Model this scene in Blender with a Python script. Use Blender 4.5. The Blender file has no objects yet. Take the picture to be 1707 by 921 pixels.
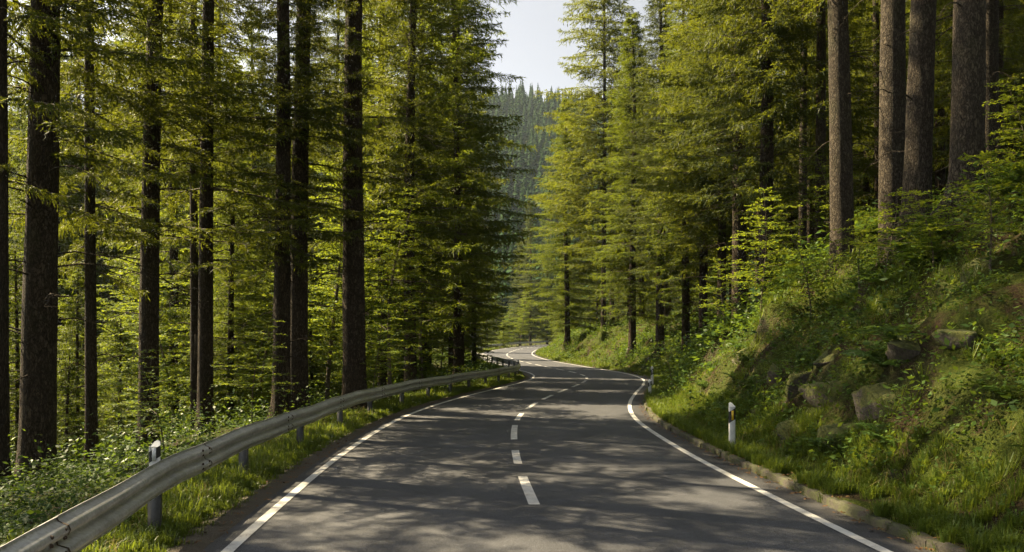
import bpy, math, random
import numpy as np
from mathutils import Vector

S = bpy.context.scene
COL = S.collection
R = math.radians

# ------------------------------------------------------------------ camera facts
F, HOR, CX, CAMH = 1250.0, 575.0, 853.5, 2.0     # focal in photo pixels, horizon row, centre column, eye height
SUN_AZ = (-0.905, 0.425)                          # direction towards the sun in plan
SUN_EL = 44.0

# ------------------------------------------------------------------ noise
def _hash(ix, iy, seed):
    h = (ix.astype(np.int64) * 374761393 + iy.astype(np.int64) * 668265263 + seed * 974634777) & 0xFFFFFFFF
    h = ((h ^ (h >> 13)) * 1274126177) & 0xFFFFFFFF
    h = h ^ (h >> 16)
    return (h & 0xFFFFFF) / float(0xFFFFFF)

def vnoise(x, y, seed=0):
    x = np.asarray(x, float); y = np.asarray(y, float)
    ix = np.floor(x); iy = np.floor(y); fx = x - ix; fy = y - iy
    fx = fx * fx * (3 - 2 * fx); fy = fy * fy * (3 - 2 * fy)
    a = _hash(ix, iy, seed); b = _hash(ix + 1, iy, seed); c = _hash(ix, iy + 1, seed); d = _hash(ix + 1, iy + 1, seed)
    return (a + (b - a) * fx) * (1 - fy) + (c + (d - c) * fx) * fy - 0.5

def fbm(x, y, seed=0, n=3):
    t = 0; a = 1.0
    for k in range(n):
        t = t + a * vnoise(x * 2 ** k, y * 2 ** k, seed + k * 17); a *= 0.5
    return t

def sstep(a, b, x):
    t = np.clip((np.asarray(x, float) - a) / (b - a), 0, 1)
    return t * t * (3 - 2 * t)

# ------------------------------------------------------------------ road line
CTRL = [(6.0, -60), (4.2, -30), (2.3, -10), (1.1, 0), (0.62, 5), (0.3, 9), (0.06, 14), (0.14, 20), (0.8, 25.5), (2.0, 31.5),
        (3.45, 38), (4.4, 44), (4.35, 51), (2.55, 62), (0.45, 75), (-0.6, 90), (-0.2, 105), (1.4, 122), (5.5, 145), (14, 172), (30, 200)]
def catmull(pts, n=24):
    P = np.array(pts, float); out = []
    for i in range(1, len(P) - 2):
        p0, p1, p2, p3 = P[i - 1], P[i], P[i + 1], P[i + 2]
        for t in np.linspace(0, 1, n, endpoint=False):
            out.append(0.5 * ((2 * p1) + (-p0 + p2) * t + (2 * p0 - 5 * p1 + 4 * p2 - p3) * t * t + (-p0 + 3 * p1 - 3 * p2 + p3) * t ** 3))
    return np.array(out)
_raw = catmull([(7, -90)] + CTRL + [(50, 225)])
_d = np.r_[0, np.cumsum(np.hypot(*np.diff(_raw, axis=0).T))]
ARC = np.arange(0, _d[-1], 0.4)
RC = np.c_[np.interp(ARC, _d, _raw[:, 0]), np.interp(ARC, _d, _raw[:, 1])]
for _ in range(6):
    RC[1:-1] = 0.25 * RC[:-2] + 0.5 * RC[1:-1] + 0.25 * RC[2:]
RT = np.gradient(RC, axis=0); RT /= np.linalg.norm(RT, axis=1)[:, None]
RN = np.c_[RT[:, 1], -RT[:, 0]]                    # to the right
HW = 3.16                                          # centre to edge line

def zprof(y):
    t = np.asarray(y, float) - 50
    return 0.009 * (t + np.sqrt(t * t + 64)) - 0.0055

def road_so(X, Y):
    X = np.atleast_1d(np.asarray(X, float)); Y = np.atleast_1d(np.asarray(Y, float))
    s = np.empty(len(X)); yc = np.empty(len(X))
    for k in range(0, len(X), 8000):
        dx = X[k:k + 8000, None] - RC[None, :, 0]; dy = Y[k:k + 8000, None] - RC[None, :, 1]
        j = np.argmin(dx * dx + dy * dy, axis=1); r = np.arange(len(j))
        dd = np.hypot(dx[r, j], dy[r, j])
        sg = np.sign(dx[r, j] * RN[j, 0] + dy[r, j] * RN[j, 1])
        s[k:k + 8000] = dd * np.where(sg == 0, 1, sg); yc[k:k + 8000] = RC[j, 1]
    return s, yc

def height(X, Y, rough=True):
    X = np.atleast_1d(np.asarray(X, float)); Y = np.atleast_1d(np.asarray(Y, float))
    s, yc = road_so(X, Y)
    z0 = zprof(yc)
    a = s - HW                                     # uphill side
    b = np.maximum(a - 1.05, 0)
    steep = np.interp(yc, [-60, 8, 30, 44, 52, 62, 80, 120, 160], [0.97, 0.97, 0.95, 0.66, 0.62, 0.6, 0.55, 0.45, 0.35])
    prof = np.interp(b, [0, 0.4, 1.2, 5.0, 9, 40, 90, 400], [0, 0.16, 0.8, 4.1, 6.0, 19, 32, 60]) * steep
    up = np.where(a > 0.6, 0.10, -0.05) + prof
    c = np.maximum(-s - HW - 1.5, 0)               # valley side
    dn = np.where(-s - HW > 0.66, 0.015, -0.05) - np.interp(c, [0, 1, 6, 14, 30, 80, 400], [0, 0.12, 0.95, 3.0, 6.5, 9, 10])
    z = z0 + np.where(s > 0, up, dn)
    if rough:
        m = sstep(0.1, 1.6, b); l = sstep(0.2, 2.5, c)
        lump = 0.85 * fbm(X / 2.1, Y / 2.1, 3, 2) + 0.6 * np.abs(vnoise(X / 0.95, Y / 0.95, 9)) - 0.35 * sstep(0.12, 0.3, vnoise(X / 1.3, Y / 1.7, 19)) + 0.12 * vnoise(X / 0.35, Y / 0.35, 5)
        oc = sstep(0.02, 0.10, fbm(X / 1.9, Y / 1.9, 51, 2)) * sstep(0.9, 2.0, b) * (1 - sstep(6.5, 9, b))
        z = z + m * lump + 0.55 * oc + l * (0.5 * fbm(X / 3, Y / 3, 13, 3)) + 0.035 * vnoise(X / 0.3, Y / 0.3, 4) * np.where(np.abs(s) > HW + 0.75, 1, 0)
    w = sstep(165, 215, Y)
    z = z * (1 - w) + w * (2.5 + 4 * fbm(X / 60, Y / 60, 21, 2))
    hill = 180 * sstep(190, 650, Y + 0.06 * X) * (1 + 0.05 * fbm(X / 170, Y / 170, 31, 2)) + 10 * sstep(250, 420, Y) * fbm(X / 80, Y / 80, 41, 2)
    return z + hill

def h1(x, y):
    return float(height([x], [y])[0])

# ------------------------------------------------------------------ mesh building
def link_mesh(name, V, faces, mats, midx=None, smooth=False, parent=None):
    """V (n,3); faces: list of int arrays (m,k); midx: list of per-array material numbers"""
    me = bpy.data.meshes.new(name)
    V = np.asarray(V, np.float32)
    me.vertices.add(len(V)); me.vertices.foreach_set('co', V.ravel())
    faces = [np.asarray(f, np.int32) for f in faces if len(f)]
    tot = np.concatenate([np.full(len(f), f.shape[1], np.int32) for f in faces])
    loops = np.concatenate([f.ravel() for f in faces])
    me.loops.add(len(loops)); me.loops.foreach_set('vertex_index', loops)
    me.polygons.add(len(tot))
    st = np.r_[0, np.cumsum(tot)[:-1]].astype(np.int32)
    me.polygons.foreach_set('loop_start', st); me.polygons.foreach_set('loop_total', tot)
    if midx is not None:
        me.polygons.foreach_set('material_index', np.concatenate([np.full(len(f), m, np.int32) for f, m in zip(faces, midx)]))
    if smooth:
        me.polygons.foreach_set('use_smooth', np.ones(len(tot), bool))
    for m in (mats if isinstance(mats, (list, tuple)) else [mats]):
        me.materials.append(m)
    me.update(calc_edges=True); me.validate()
    o = bpy.data.objects.new(name, me); COL.objects.link(o)
    if parent: o.parent = parent
    return o

class MB:
    """gathers vertices and faces with a material number"""
    def __init__(self): self.V = []; self.F = []; self.M = []; self.n = 0
    def add(self, V, F, m=0):
        V = np.asarray(V, float)
        if len(V) == 0: return
        self.V.append(V)
        self.F.append(np.asarray(F, np.int64) + self.n); self.M.append(m); self.n += len(V)
    def quads(self, Q, m=0):                       # Q (k,4,3)
        k = len(Q)
        if k: self.add(np.asarray(Q).reshape(-1, 3), np.arange(k * 4).reshape(k, 4), m)
    def box(self, c, h, rot=0.0, m=0, ax=None):
        sg = np.array([(-1, -1, -1), (1, -1, -1), (1, 1, -1), (-1, 1, -1), (-1, -1, 1), (1, -1, 1), (1, 1, 1), (-1, 1, 1)], float) * np.array(h)
        if ax is not None: sg = sg @ np.array(ax, float)
        else:
            co, si = math.cos(rot), math.sin(rot)
            sg = np.c_[sg[:, 0] * co - sg[:, 1] * si, sg[:, 0] * si + sg[:, 1] * co, sg[:, 2]]
        self.add(sg + np.array(c), [(0, 3, 2, 1), (4, 5, 6, 7), (0, 1, 5, 4), (1, 2, 6, 5), (2, 3, 7, 6), (3, 0, 4, 7)], m)
    def build(self, name, mats, parent=None, smooth=False):
        return link_mesh(name, np.concatenate(self.V), self.F, mats, self.M, smooth, parent)

def tube(P, rad, sides=8, cap=True, wob=None):
    P = np.asarray(P, float); n = len(P); rad = np.asarray(rad, float)
    T = np.gradient(P, axis=0); T /= np.linalg.norm(T, axis=1)[:, None] + 1e-9
    ref = np.where(np.abs(T[:, 2:3]) > 0.9, [[1.0, 0, 0]], [[0, 0, 1.0]])
    A = np.cross(T, ref); A /= np.linalg.norm(A, axis=1)[:, None] + 1e-9
    B = np.cross(T, A)
    th = np.linspace(0, 2 * math.pi, sides, endpoint=False)
    rr = rad[:, None] * (np.ones((n, sides)) if wob is None else wob)
    V = P[:, None] + rr[..., None] * (np.cos(th)[None, :, None] * A[:, None] + np.sin(th)[None, :, None] * B[:, None])
    i = np.arange(n - 1)[:, None] * sides; j = np.arange(sides)[None]; j2 = (j + 1) % sides
    Fq = np.stack([i + j, i + j2, i + sides + j2, i + sides + j], -1).reshape(-1, 4)
    return V.reshape(-1, 3), Fq

def unit(a): return a / (np.linalg.norm(a, axis=-1, keepdims=True) + 1e-9)

def diamonds(rng, O, D, L, W, tilt=0.5, flat=0.0):
    """leaf-shaped quads from O along D; flat=1 keeps the blade level"""
    n = len(O)
    up = np.array([0, 0, 1.0]) + rng.normal(0, tilt, (n, 3))
    side = unit(np.cross(D, up))
    nn = unit(np.cross(side, D))
    L = L[:, None]; W = W[:, None]
    mid = O + D * L * 0.45
    bend = nn * L * rng.uniform(-0.12, 0.12, (n, 1))
    return np.stack([O, mid + side * W * 0.5 + bend, O + D * L, mid - side * W * 0.5 + bend], 1)

# ------------------------------------------------------------------ materials
def mat(name):
    m = bpy.data.materials.new(name); m.use_nodes = True
    nt = m.node_tree; nt.nodes.clear()
    return m, nt
def N(nt, typ, **kw):
    n = nt.nodes.new(typ)
    for k, v in kw.items():
        if k in n.inputs: n.inputs[k].default_value = v
        else: setattr(n, k, v)
    return n
def L(nt, a, ao, b, bi): nt.links.new(a.outputs[ao], b.inputs[bi])
def ramp(nt, stops, interp='LINEAR'):
    r = nt.nodes.new('ShaderNodeValToRGB'); r.color_ramp.interpolation = interp
    el = r.color_ramp.elements
    while len(el) < len(stops): el.new(0.5)
    for e, (p, c) in zip(el, stops):
        e.position = p; e.color = (*c, 1) if len(c) == 3 else c
    return r
def noise(nt, co, scale, detail=4, rough=0.55, dist=0.0):
    n = N(nt, 'ShaderNodeTexNoise', Scale=scale, Detail=detail, Roughness=rough, Distortion=dist)
    if co is not None: nt.links.new(co, n.inputs['Vector'])
    return n
def coords(nt, scale=(1, 1, 1), out='Object'):
    t = nt.nodes.new('ShaderNodeTexCoord'); mp = nt.nodes.new('ShaderNodeMapping'); mp.inputs['Scale'].default_value = scale
    nt.links.new(t.outputs[out], mp.inputs['Vector']); return mp.outputs['Vector']
def mixc(nt, fac, a, b, blend='MIX'):
    n = nt.nodes.new('ShaderNodeMix'); n.data_type = 'RGBA'; n.blend_type = blend
    for v, i in ((fac, 0), (a, 6), (b, 7)):
        if hasattr(v, 'is_output'): nt.links.new(v, n.inputs[i])
        else: n.inputs[i].default_value = (*v, 1) if isinstance(v, (tuple, list)) and len(v) == 3 else v
    return n.outputs[2]
def finish(nt, bsdf):
    o = nt.nodes.new('ShaderNodeOutputMaterial'); nt.links.new(bsdf.outputs[0], o.inputs['Surface'])
def bump(nt, h, strength=0.5, dist=0.02):
    b = N(nt, 'ShaderNodeBump', Strength=strength, Distance=dist); nt.links.new(h, b.inputs['Height']); return b.outputs['Normal']

def leaf_mat(name, dark, light, trans, tf=0.45, rough=0.5, spec=0.3):
    m, nt = mat(name)
    g = nt.nodes.new('ShaderNodeNewGeometry'); oi = nt.nodes.new('ShaderNodeObjectInfo')
    ad = N(nt, 'ShaderNodeMath', operation='MULTIPLY_ADD'); L(nt, oi, 'Random', ad, 0); ad.inputs[1].default_value = 0.45; 
    ml = N(nt, 'ShaderNodeMath', operation='MULTIPLY'); L(nt, g, 'Random Per Island', ml, 0); ml.inputs[1].default_value = 0.55
    L(nt, ml, 0, ad, 2)
    rp = ramp(nt, [(0.1, dark), (0.9, light)]); L(nt, ad, 0, rp, 0)
    p = N(nt, 'ShaderNodeBsdfPrincipled', Roughness=rough); L(nt, rp, 0, p, 'Base Color')
    p.inputs['Specular IOR Level'].default_value = spec
    t = nt.nodes.new('ShaderNodeBsdfTranslucent')
    rt = ramp(nt, [(0.1, tuple(c * 0.7 for c in trans)), (0.9, tuple(c * 1.25 for c in trans))]); L(nt, ad, 0, rt, 0); L(nt, rt, 0, t, 'Color')
    mx = N(nt, 'ShaderNodeMixShader', Fac=tf); nt.links.new(p.outputs[0], mx.inputs[1]); nt.links.new(t.outputs[0], mx.inputs[2])
    finish(nt, mx); return m

def bark_mat(name, c0, c1, c2, moss=0.0, scale=1.0):
    m, nt = mat(name)
    co = coords(nt, (8.2 * scale, 8.2 * scale, 2.9 * scale))
    nd = noise(nt, co, 2.2, 3)
    wv = nt.nodes.new('ShaderNodeVectorMath'); wv.operation = 'MULTIPLY_ADD'
    nt.links.new(nd.outputs['Color'], wv.inputs[0]); wv.inputs[1].default_value = (1.0, 1.0, 1.0); nt.links.new(co, wv.inputs[2])
    v = N(nt, 'ShaderNodeTexVoronoi', Scale=2.6, feature='DISTANCE_TO_EDGE'); nt.links.new(wv.outputs[0], v.inputs['Vector'])
    vc = N(nt, 'ShaderNodeTexVoronoi', Scale=2.6); nt.links.new(wv.outputs[0], vc.inputs['Vector'])
    crack = ramp(nt, [(0.0, (0.15, 0.15, 0.15)), (0.22, (1, 1, 1))]); L(nt, v, 'Distance', crack, 0)
    n2 = noise(nt, co, 9, 6, 0.65)
    big = noise(nt, coords(nt, (0.9, 0.9, 0.5)), 1.5, 3)
    col = ramp(nt, [(0.3, c1), (0.7, c2)]); L(nt, n2, 'Fac', col, 0)
    bw = nt.nodes.new('ShaderNodeRGBToBW'); L(nt, vc, 'Color', bw, 0)
    plate = mixc(nt, 0.45, col.outputs[0], bw.outputs[0], 'SOFT_LIGHT')
    pl = mixc(nt, crack.outputs[0], c0, plate)
    if moss:
        mr = ramp(nt, [(0.62 - 0.2 * moss, (0, 0, 0)), (0.78, (moss, moss, moss))]); L(nt, big, 'Fac', mr, 0)
        pl = mixc(nt, mr.outputs[0], pl, (0.035, 0.045, 0.012))
    p = N(nt, 'ShaderNodeBsdfPrincipled', Roughness=0.9); nt.links.new(pl, p.inputs['Base Color']); p.inputs['Specular IOR Level'].default_value = 0.15
    hm = N(nt, 'ShaderNodeMath', operation='MULTIPLY_ADD'); nt.links.new(crack.outputs[0], hm.inputs[0]); hm.inputs[1].default_value = 0.7; L(nt, n2, 'Fac', hm, 2)
    nt.links.new(bump(nt, hm.outputs[0], 1.0, 0.03), p.inputs['Normal'])
    finish(nt, p); return m

M = {}
M['needle'] = leaf_mat('spruce needles', (0.018, 0.036, 0.01), (0.045, 0.07, 0.014), (0.17, 0.19, 0.012), 0.45, 0.55, 0.2)  # darker needle copy, also makes trees farther behind look shaded
M['needle_light'] = leaf_mat('sunlit tint spruce needles', (0.021, 0.045, 0.013), (0.06, 0.09, 0.022), (0.19, 0.23, 0.014), 0.45, 0.55, 0.15)  # brighter copy for trees meant to look sunlit, sun put into the colour
M['needle_mid'] = leaf_mat('green spruce needles', (0.017, 0.036, 0.012), (0.046, 0.07, 0.022), (0.12, 0.14, 0.016), 0.38, 0.55, 0.15)  # duller copy with less of the sunlit glow in its colour
M['needle_far'] = leaf_mat('distant spruce needles', (0.012, 0.038, 0.014), (0.034, 0.076, 0.024), (0.04, 0.065, 0.016), 0.25, 0.8, 0.05)
M['beech'] = leaf_mat('beech leaves', (0.04, 0.085, 0.012), (0.075, 0.13, 0.018), (0.22, 0.26, 0.016), 0.48, 0.6, 0.15)
M['fern'] = leaf_mat('fern fronds', (0.03, 0.07, 0.012), (0.06, 0.115, 0.02), (0.13, 0.19, 0.015), 0.4, 0.5)
M['herb'] = leaf_mat('herb leaves', (0.028, 0.062, 0.012), (0.07, 0.12, 0.022), (0.12, 0.17, 0.015), 0.38, 0.65, 0.12)
M['darkherb'] = leaf_mat('dark herb leaves', (0.016, 0.04, 0.01), (0.04, 0.075, 0.016), (0.07, 0.11, 0.012), 0.35, 0.6, 0.15)
M['grass'] = leaf_mat('grass blades', (0.035, 0.078, 0.012), (0.095, 0.135, 0.022), (0.19, 0.24, 0.02), 0.42, 0.45)
M['drygrass'] = leaf_mat('dry grass', (0.1, 0.09, 0.03), (0.2, 0.16, 0.06), (0.2, 0.17, 0.05), 0.35, 0.6)
M['moss'] = leaf_mat('moss tufts', (0.035, 0.05, 0.008), (0.085, 0.09, 0.014), (0.1, 0.11, 0.01), 0.3, 0.8, 0.1)
M['litter'] = leaf_mat('fallen leaves', (0.07, 0.035, 0.015), (0.2, 0.11, 0.04), (0.12, 0.06, 0.02), 0.2, 0.7)
M['bark'] = bark_mat('spruce bark', (0.01, 0.008, 0.006), (0.044, 0.033, 0.023), (0.085, 0.064, 0.045), 0.4)
M['bark_grey'] = bark_mat('old spruce bark', (0.012, 0.009, 0.007), (0.048, 0.039, 0.028), (0.098, 0.08, 0.058), 0.45)
M['bark_pale'] = bark_mat('pale bark', (0.06, 0.05, 0.04), (0.15, 0.125, 0.095), (0.24, 0.2, 0.155), 0.3, 1.6)
m, nt = mat('twig wood'); co = coords(nt); n1 = noise(nt, co, 14); rp = ramp(nt, [(0.3, (0.03, 0.022, 0.015)), (0.7, (0.085, 0.065, 0.045))]); L(nt, n1, 'Fac', rp, 0)
p = N(nt, 'ShaderNodeBsdfPrincipled', Roughness=0.85); L(nt, rp, 0, p, 'Base Color'); finish(nt, p); M['twig'] = m

# ground: needle litter, moss, earth
m, nt = mat('forest floor'); co = coords(nt)
n1 = noise(nt, co, 0.9, 6, 0.6); n2 = noise(nt, co, 6.5, 6, 0.7); n3 = noise(nt, co, 34, 4, 0.7); n4 = noise(nt, co, 0.35, 3)
litter = ramp(nt, [(0.25, (0.014, 0.01, 0.006)), (0.5, (0.036, 0.025, 0.014)), (0.75, (0.08, 0.056, 0.03))]); L(nt, n3, 'Fac', litter, 0)
moss = ramp(nt, [(0.3, (0.02, 0.032, 0.006)), (0.55, (0.05, 0.066, 0.01)), (0.75, (0.095, 0.1, 0.016))]); L(nt, n3, 'Fac', moss, 0)
ms = N(nt, 'ShaderNodeMath', operation='MULTIPLY_ADD'); L(nt, n2, 'Fac', ms, 0); ms.inputs[1].default_value = 0.45; L(nt, n1, 'Fac', ms, 2)
mk = ramp(nt, [(0.62, (0, 0, 0)), (0.76, (1, 1, 1))]); L(nt, ms, 0, mk, 0)
c = mixc(nt, mk.outputs[0], litter.outputs[0], moss.outputs[0])
ge = nt.nodes.new('ShaderNodeNewGeometry'); sx = nt.nodes.new('ShaderNodeSeparateXYZ'); L(nt, ge, 'Normal', sx, 0)
stp = ramp(nt, [(0.34, (1, 1, 1)), (0.54, (0, 0, 0))]); L(nt, sx, 2, stp, 0)
rk = ramp(nt, [(0.3, (0.012, 0.01, 0.007)), (0.55, (0.036, 0.031, 0.02)), (0.75, (0.085, 0.074, 0.052))]); L(nt, n3, 'Fac', rk, 0)
c = mixc(nt, stp.outputs[0], c, rk.outputs[0])
p = N(nt, 'ShaderNodeBsdfPrincipled', Roughness=0.95); nt.links.new(c, p.inputs['Base Color']); p.inputs['Specular IOR Level'].default_value = 0.1
hh = N(nt, 'ShaderNodeMath', operation='MULTIPLY_ADD'); L(nt, n2, 'Fac', hh, 0); hh.inputs[1].default_value = 2.0; L(nt, n3, 'Fac', hh, 2)
nt.links.new(bump(nt, hh.outputs[0], 1.0, 0.06), p.inputs['Normal']); finish(nt, p); M['floor'] = m

# asphalt
m, nt = mat('worn asphalt'); co = coords(nt)
n1 = noise(nt, co, 0.45, 5, 0.6, 0.4); n2 = noise(nt, co, 120, 3, 0.6); vo = N(nt, 'ShaderNodeTexVoronoi', Scale=75.0); nt.links.new(co, vo.inputs['Vector'])
n5 = noise(nt, co, 3.5, 6, 0.65)
base = ramp(nt, [(0.3, (0.034, 0.037, 0.046)), (0.7, (0.052, 0.056, 0.068))]); L(nt, n1, 'Fac', base, 0)
sp = ramp(nt, [(0.3, (0.3, 0.3, 0.3)), (0.52, (1, 1, 1)), (0.72, (2.7, 2.6, 2.5))]); L(nt, n2, 'Fac', sp, 0)
c = mixc(nt, 1.0, base.outputs[0], sp.outputs[0], 'MULTIPLY')
st = ramp(nt, [(0.35, (0.82, 0.82, 0.82)), (0.65, (1.12, 1.1, 1.08))]); L(nt, n5, 'Fac', st, 0)
c = mixc(nt, 1.0, c, st.outputs[0], 'MULTIPLY')
chip = ramp(nt, [(0.0, (1, 1, 1)), (0.11, (0, 0, 0))]); L(nt, vo, 'Distance', chip, 0)
c = mixc(nt, chip.outputs[0], c, (0.13, 0.125, 0.12))
cv = N(nt, 'ShaderNodeTexVoronoi', Scale=0.22, feature='DISTANCE_TO_EDGE'); wv = nt.nodes.new('ShaderNodeVectorMath'); wv.operation = 'MULTIPLY_ADD'
nw = noise(nt, co, 1.3, 5, 0.6); nt.links.new(nw.outputs['Color'], wv.inputs[0]); wv.inputs[1].default_value = (1.6, 1.6, 0); nt.links.new(co, wv.inputs[2]); nt.links.new(wv.outputs[0], cv.inputs['Vector'])
cr = ramp(nt, [(0.0, (0.75, 0.75, 0.75)), (0.0022, (0, 0, 0))]); L(nt, cv, 'Distance', cr, 0)
c = mixc(nt, cr.outputs[0], c, (0.02, 0.02, 0.02))
la = nt.nodes.new('ShaderNodeAttribute'); la.attribute_name = 'lane_offset'
lw = N(nt, 'ShaderNodeMath', operation='MULTIPLY_ADD'); L(nt, n5, 'Fac', lw, 0); lw.inputs[1].default_value = 0.5; L(nt, la, 'Fac', lw, 2)
lm = N(nt, 'ShaderNodeMapRange'); L(nt, lw, 0, lm, 0); lm.inputs[1].default_value = -3.6; lm.inputs[2].default_value = 3.9
pos = lambda o: (o + 0.25 + 3.6) / 7.5
g1, g0, dk = (1.13, 1.12, 1.1), (0.93, 0.93, 0.94), (0.72, 0.66, 0.58)
tr_ = ramp(nt, [(pos(-3.5), dk), (pos(-3.1), g0), (pos(-2.4), g1), (pos(-1.65), g0), (pos(-0.85), g1), (pos(0), (0.88, 0.88, 0.89)), (pos(0.85), g1), (pos(1.65), g0), (pos(2.4), g1), (pos(3.1), g0), (pos(3.55), dk)]); L(nt, lm, 0, tr_, 0)
c = mixc(nt, 1.0, c, tr_.outputs[0], 'MULTIPLY')
p = N(nt, 'ShaderNodeBsdfPrincipled', Roughness=0.75); nt.links.new(c, p.inputs['Base Color']); p.inputs['Specular IOR Level'].default_value = 0.4
hh = N(nt, 'ShaderNodeMath', operation='SUBTRACT'); L(nt, n2, 'Fac', hh, 0); L(nt, vo, 'Distance', hh, 1)
nt.links.new(bump(nt, hh.outputs[0], 0.7, 0.008), p.inputs['Normal']); finish(nt, p); M['asphalt'] = m

# road paint, worn through to the stones
m, nt = mat('road paint'); co = coords(nt)
n1 = noise(nt, co, 85, 4, 0.7); n2 = noise(nt, co, 4, 5, 0.7)
sm = N(nt, 'ShaderNodeMath', operation='MULTIPLY_ADD'); L(nt, n2, 'Fac', sm, 0); sm.inputs[1].default_value = 0.7; L(nt, n1, 'Fac', sm, 2)
wr = ramp(nt, [(0.66, (0, 0, 0)), (0.76, (1, 1, 1))]); L(nt, sm, 0, wr, 0)
wc = ramp(nt, [(0.3, (0.34, 0.335, 0.325)), (0.7, (0.55, 0.545, 0.53))]); L(nt, n2, 'Fac', wc, 0)
c = mixc(nt, wr.outputs[0], (0.13, 0.125, 0.12), wc.outputs[0])
p = N(nt, 'ShaderNodeBsdfPrincipled', Roughness=0.7); nt.links.new(c, p.inputs['Base Color'])
nt.links.new(bump(nt, n1.outputs['Fac'], 0.5, 0.006), p.inputs['Normal']); finish(nt, p); M['paint'] = m

# gritty shoulder
m, nt = mat('dirt shoulder'); co = coords(nt)
n1 = noise(nt, co, 60, 4, 0.7); n2 = noise(nt, co, 3, 4)
rp = ramp(nt, [(0.3, (0.025, 0.018, 0.013)), (0.5, (0.055, 0.042, 0.031)), (0.7, (0.12, 0.095, 0.075))]); L(nt, n1, 'Fac', rp, 0)
c = mixc(nt, n2.outputs['Fac'], rp.outputs[0], (0.06, 0.05, 0.03))
p = N(nt, 'ShaderNodeBsdfPrincipled', Roughness=0.9); nt.links.new(c, p.inputs['Base Color']); nt.links.new(bump(nt, n1.outputs['Fac'], 0.9, 0.02), p.inputs['Normal']); finish(nt, p); M['dirt'] = m

# kerb stone
m, nt = mat('weathered kerb stone'); co = coords(nt)
n1 = noise(nt, co, 5, 6, 0.7); n2 = noise(nt, co, 45, 4, 0.7)
rp = ramp(nt, [(0.3, (0.018, 0.015, 0.012)), (0.55, (0.045, 0.038, 0.03)), (0.75, (0.095, 0.082, 0.066))]); L(nt, n2, 'Fac', rp, 0)
mk = ramp(nt, [(0.42, (0, 0, 0)), (0.56, (0.9, 0.9, 0.9))]); L(nt, n1, 'Fac', mk, 0)
c = mixc(nt, mk.outputs[0], rp.outputs[0], (0.045, 0.05, 0.016))
p = N(nt, 'ShaderNodeBsdfPrincipled', Roughness=0.9); nt.links.new(c, p.inputs['Base Color']); nt.links.new(bump(nt, n2.outputs['Fac'], 0.8, 0.015), p.inputs['Normal']); finish(nt, p); M['kerb'] = m

# mossy rock
m, nt = mat('mossy rock'); co = coords(nt)
n1 = noise(nt, co, 2.4, 6, 0.65); n2 = noise(nt, co, 22, 6, 0.7)
rp = ramp(nt, [(0.3, (0.03, 0.025, 0.02)), (0.55, (0.08, 0.067, 0.052)), (0.75, (0.15, 0.13, 0.1))]); L(nt, n2, 'Fac', rp, 0)
ge = nt.nodes.new('ShaderNodeNewGeometry'); sx = nt.nodes.new('ShaderNodeSeparateXYZ'); L(nt, ge, 'Normal', sx, 0)
ad = N(nt, 'ShaderNodeMath', operation='MULTIPLY_ADD'); L(nt, n1, 'Fac', ad, 0); ad.inputs[1].default_value = 1.6; L(nt, sx, 2, ad, 2)
mk = ramp(nt, [(0.62, (0, 0, 0)), (0.76, (1, 1, 1))]); ds = N(nt, 'ShaderNodeMath', operation='MULTIPLY'); L(nt, ad, 0, ds, 0); ds.inputs[1].default_value = 0.85; L(nt, ds, 0, mk, 0)
mc = ramp(nt, [(0.3, (0.03, 0.042, 0.008)), (0.7, (0.1, 0.105, 0.016))]); L(nt, n2, 'Fac', mc, 0)
c = mixc(nt, mk.outputs[0], rp.outputs[0], mc.outputs[0])
p = N(nt, 'ShaderNodeBsdfPrincipled', Roughness=0.92); nt.links.new(c, p.inputs['Base Color']); nt.links.new(bump(nt, n2.outputs['Fac'], 1.0, 0.06), p.inputs['Normal']); finish(nt, p); M['rock'] = m

def metal(name, c0, c1, rough, metallic=0.85):
    m, nt = mat(name); co = coords(nt)
    n1 = noise(nt, co, 2.5, 6, 0.7); n2 = noise(nt, co, 30, 4, 0.6)
    rp = ramp(nt, [(0.3, c0), (0.7, c1)]); L(nt, n1, 'Fac', rp, 0)
    gr = ramp(nt, [(0.35, (0.6, 0.59, 0.57)), (0.6, (1, 1, 1))]); L(nt, n2, 'Fac', gr, 0)
    c = mixc(nt, 0.7, rp.outputs[0], gr.outputs[0], 'MULTIPLY')
    p = N(nt, 'ShaderNodeBsdfPrincipled', Metallic=metallic); nt.links.new(c, p.inputs['Base Color'])
    rr = N(nt, 'ShaderNodeMath', operation='MULTIPLY_ADD'); L(nt, n2, 'Fac', rr, 0); rr.inputs[1].default_value = 0.3; rr.inputs[2].default_value = rough - 0.15; L(nt, rr, 0, p, 'Roughness')
    nt.links.new(bump(nt, n2.outputs['Fac'], 0.15, 0.004), p.inputs['Normal'])
    finish(nt, p); return m
M['zinc'] = metal('galvanised steel', (0.38, 0.385, 0.39), (0.64, 0.645, 0.65), 0.45, 0.55)
M['postmetal'] = metal('dull post steel', (0.05, 0.052, 0.055), (0.1, 0.102, 0.106), 0.6, 0.3)
M['bolt_seam'] = metal('rusty bolts and seam shade', (0.05, 0.035, 0.025), (0.12, 0.09, 0.07), 0.6, 0.6)  # also colours the rail ends and seams, where it paints in shade
def plastic(name, col, rough=0.45, grime=0.5):
    m, nt = mat(name); co = coords(nt); n1 = noise(nt, co, 9, 5, 0.7)
    rp = ramp(nt, [(0.35, tuple(x * grime for x in col)), (0.6, col)]); L(nt, n1, 'Fac', rp, 0)
    p = N(nt, 'ShaderNodeBsdfPrincipled', Roughness=rough); L(nt, rp, 0, p, 'Base Color'); finish(nt, p); return m
M['white'] = plastic('white post plastic', (0.72, 0.73, 0.72), 0.5, 0.75)
M['black'] = plastic('black band', (0.015, 0.015, 0.016), 0.5)
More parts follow.
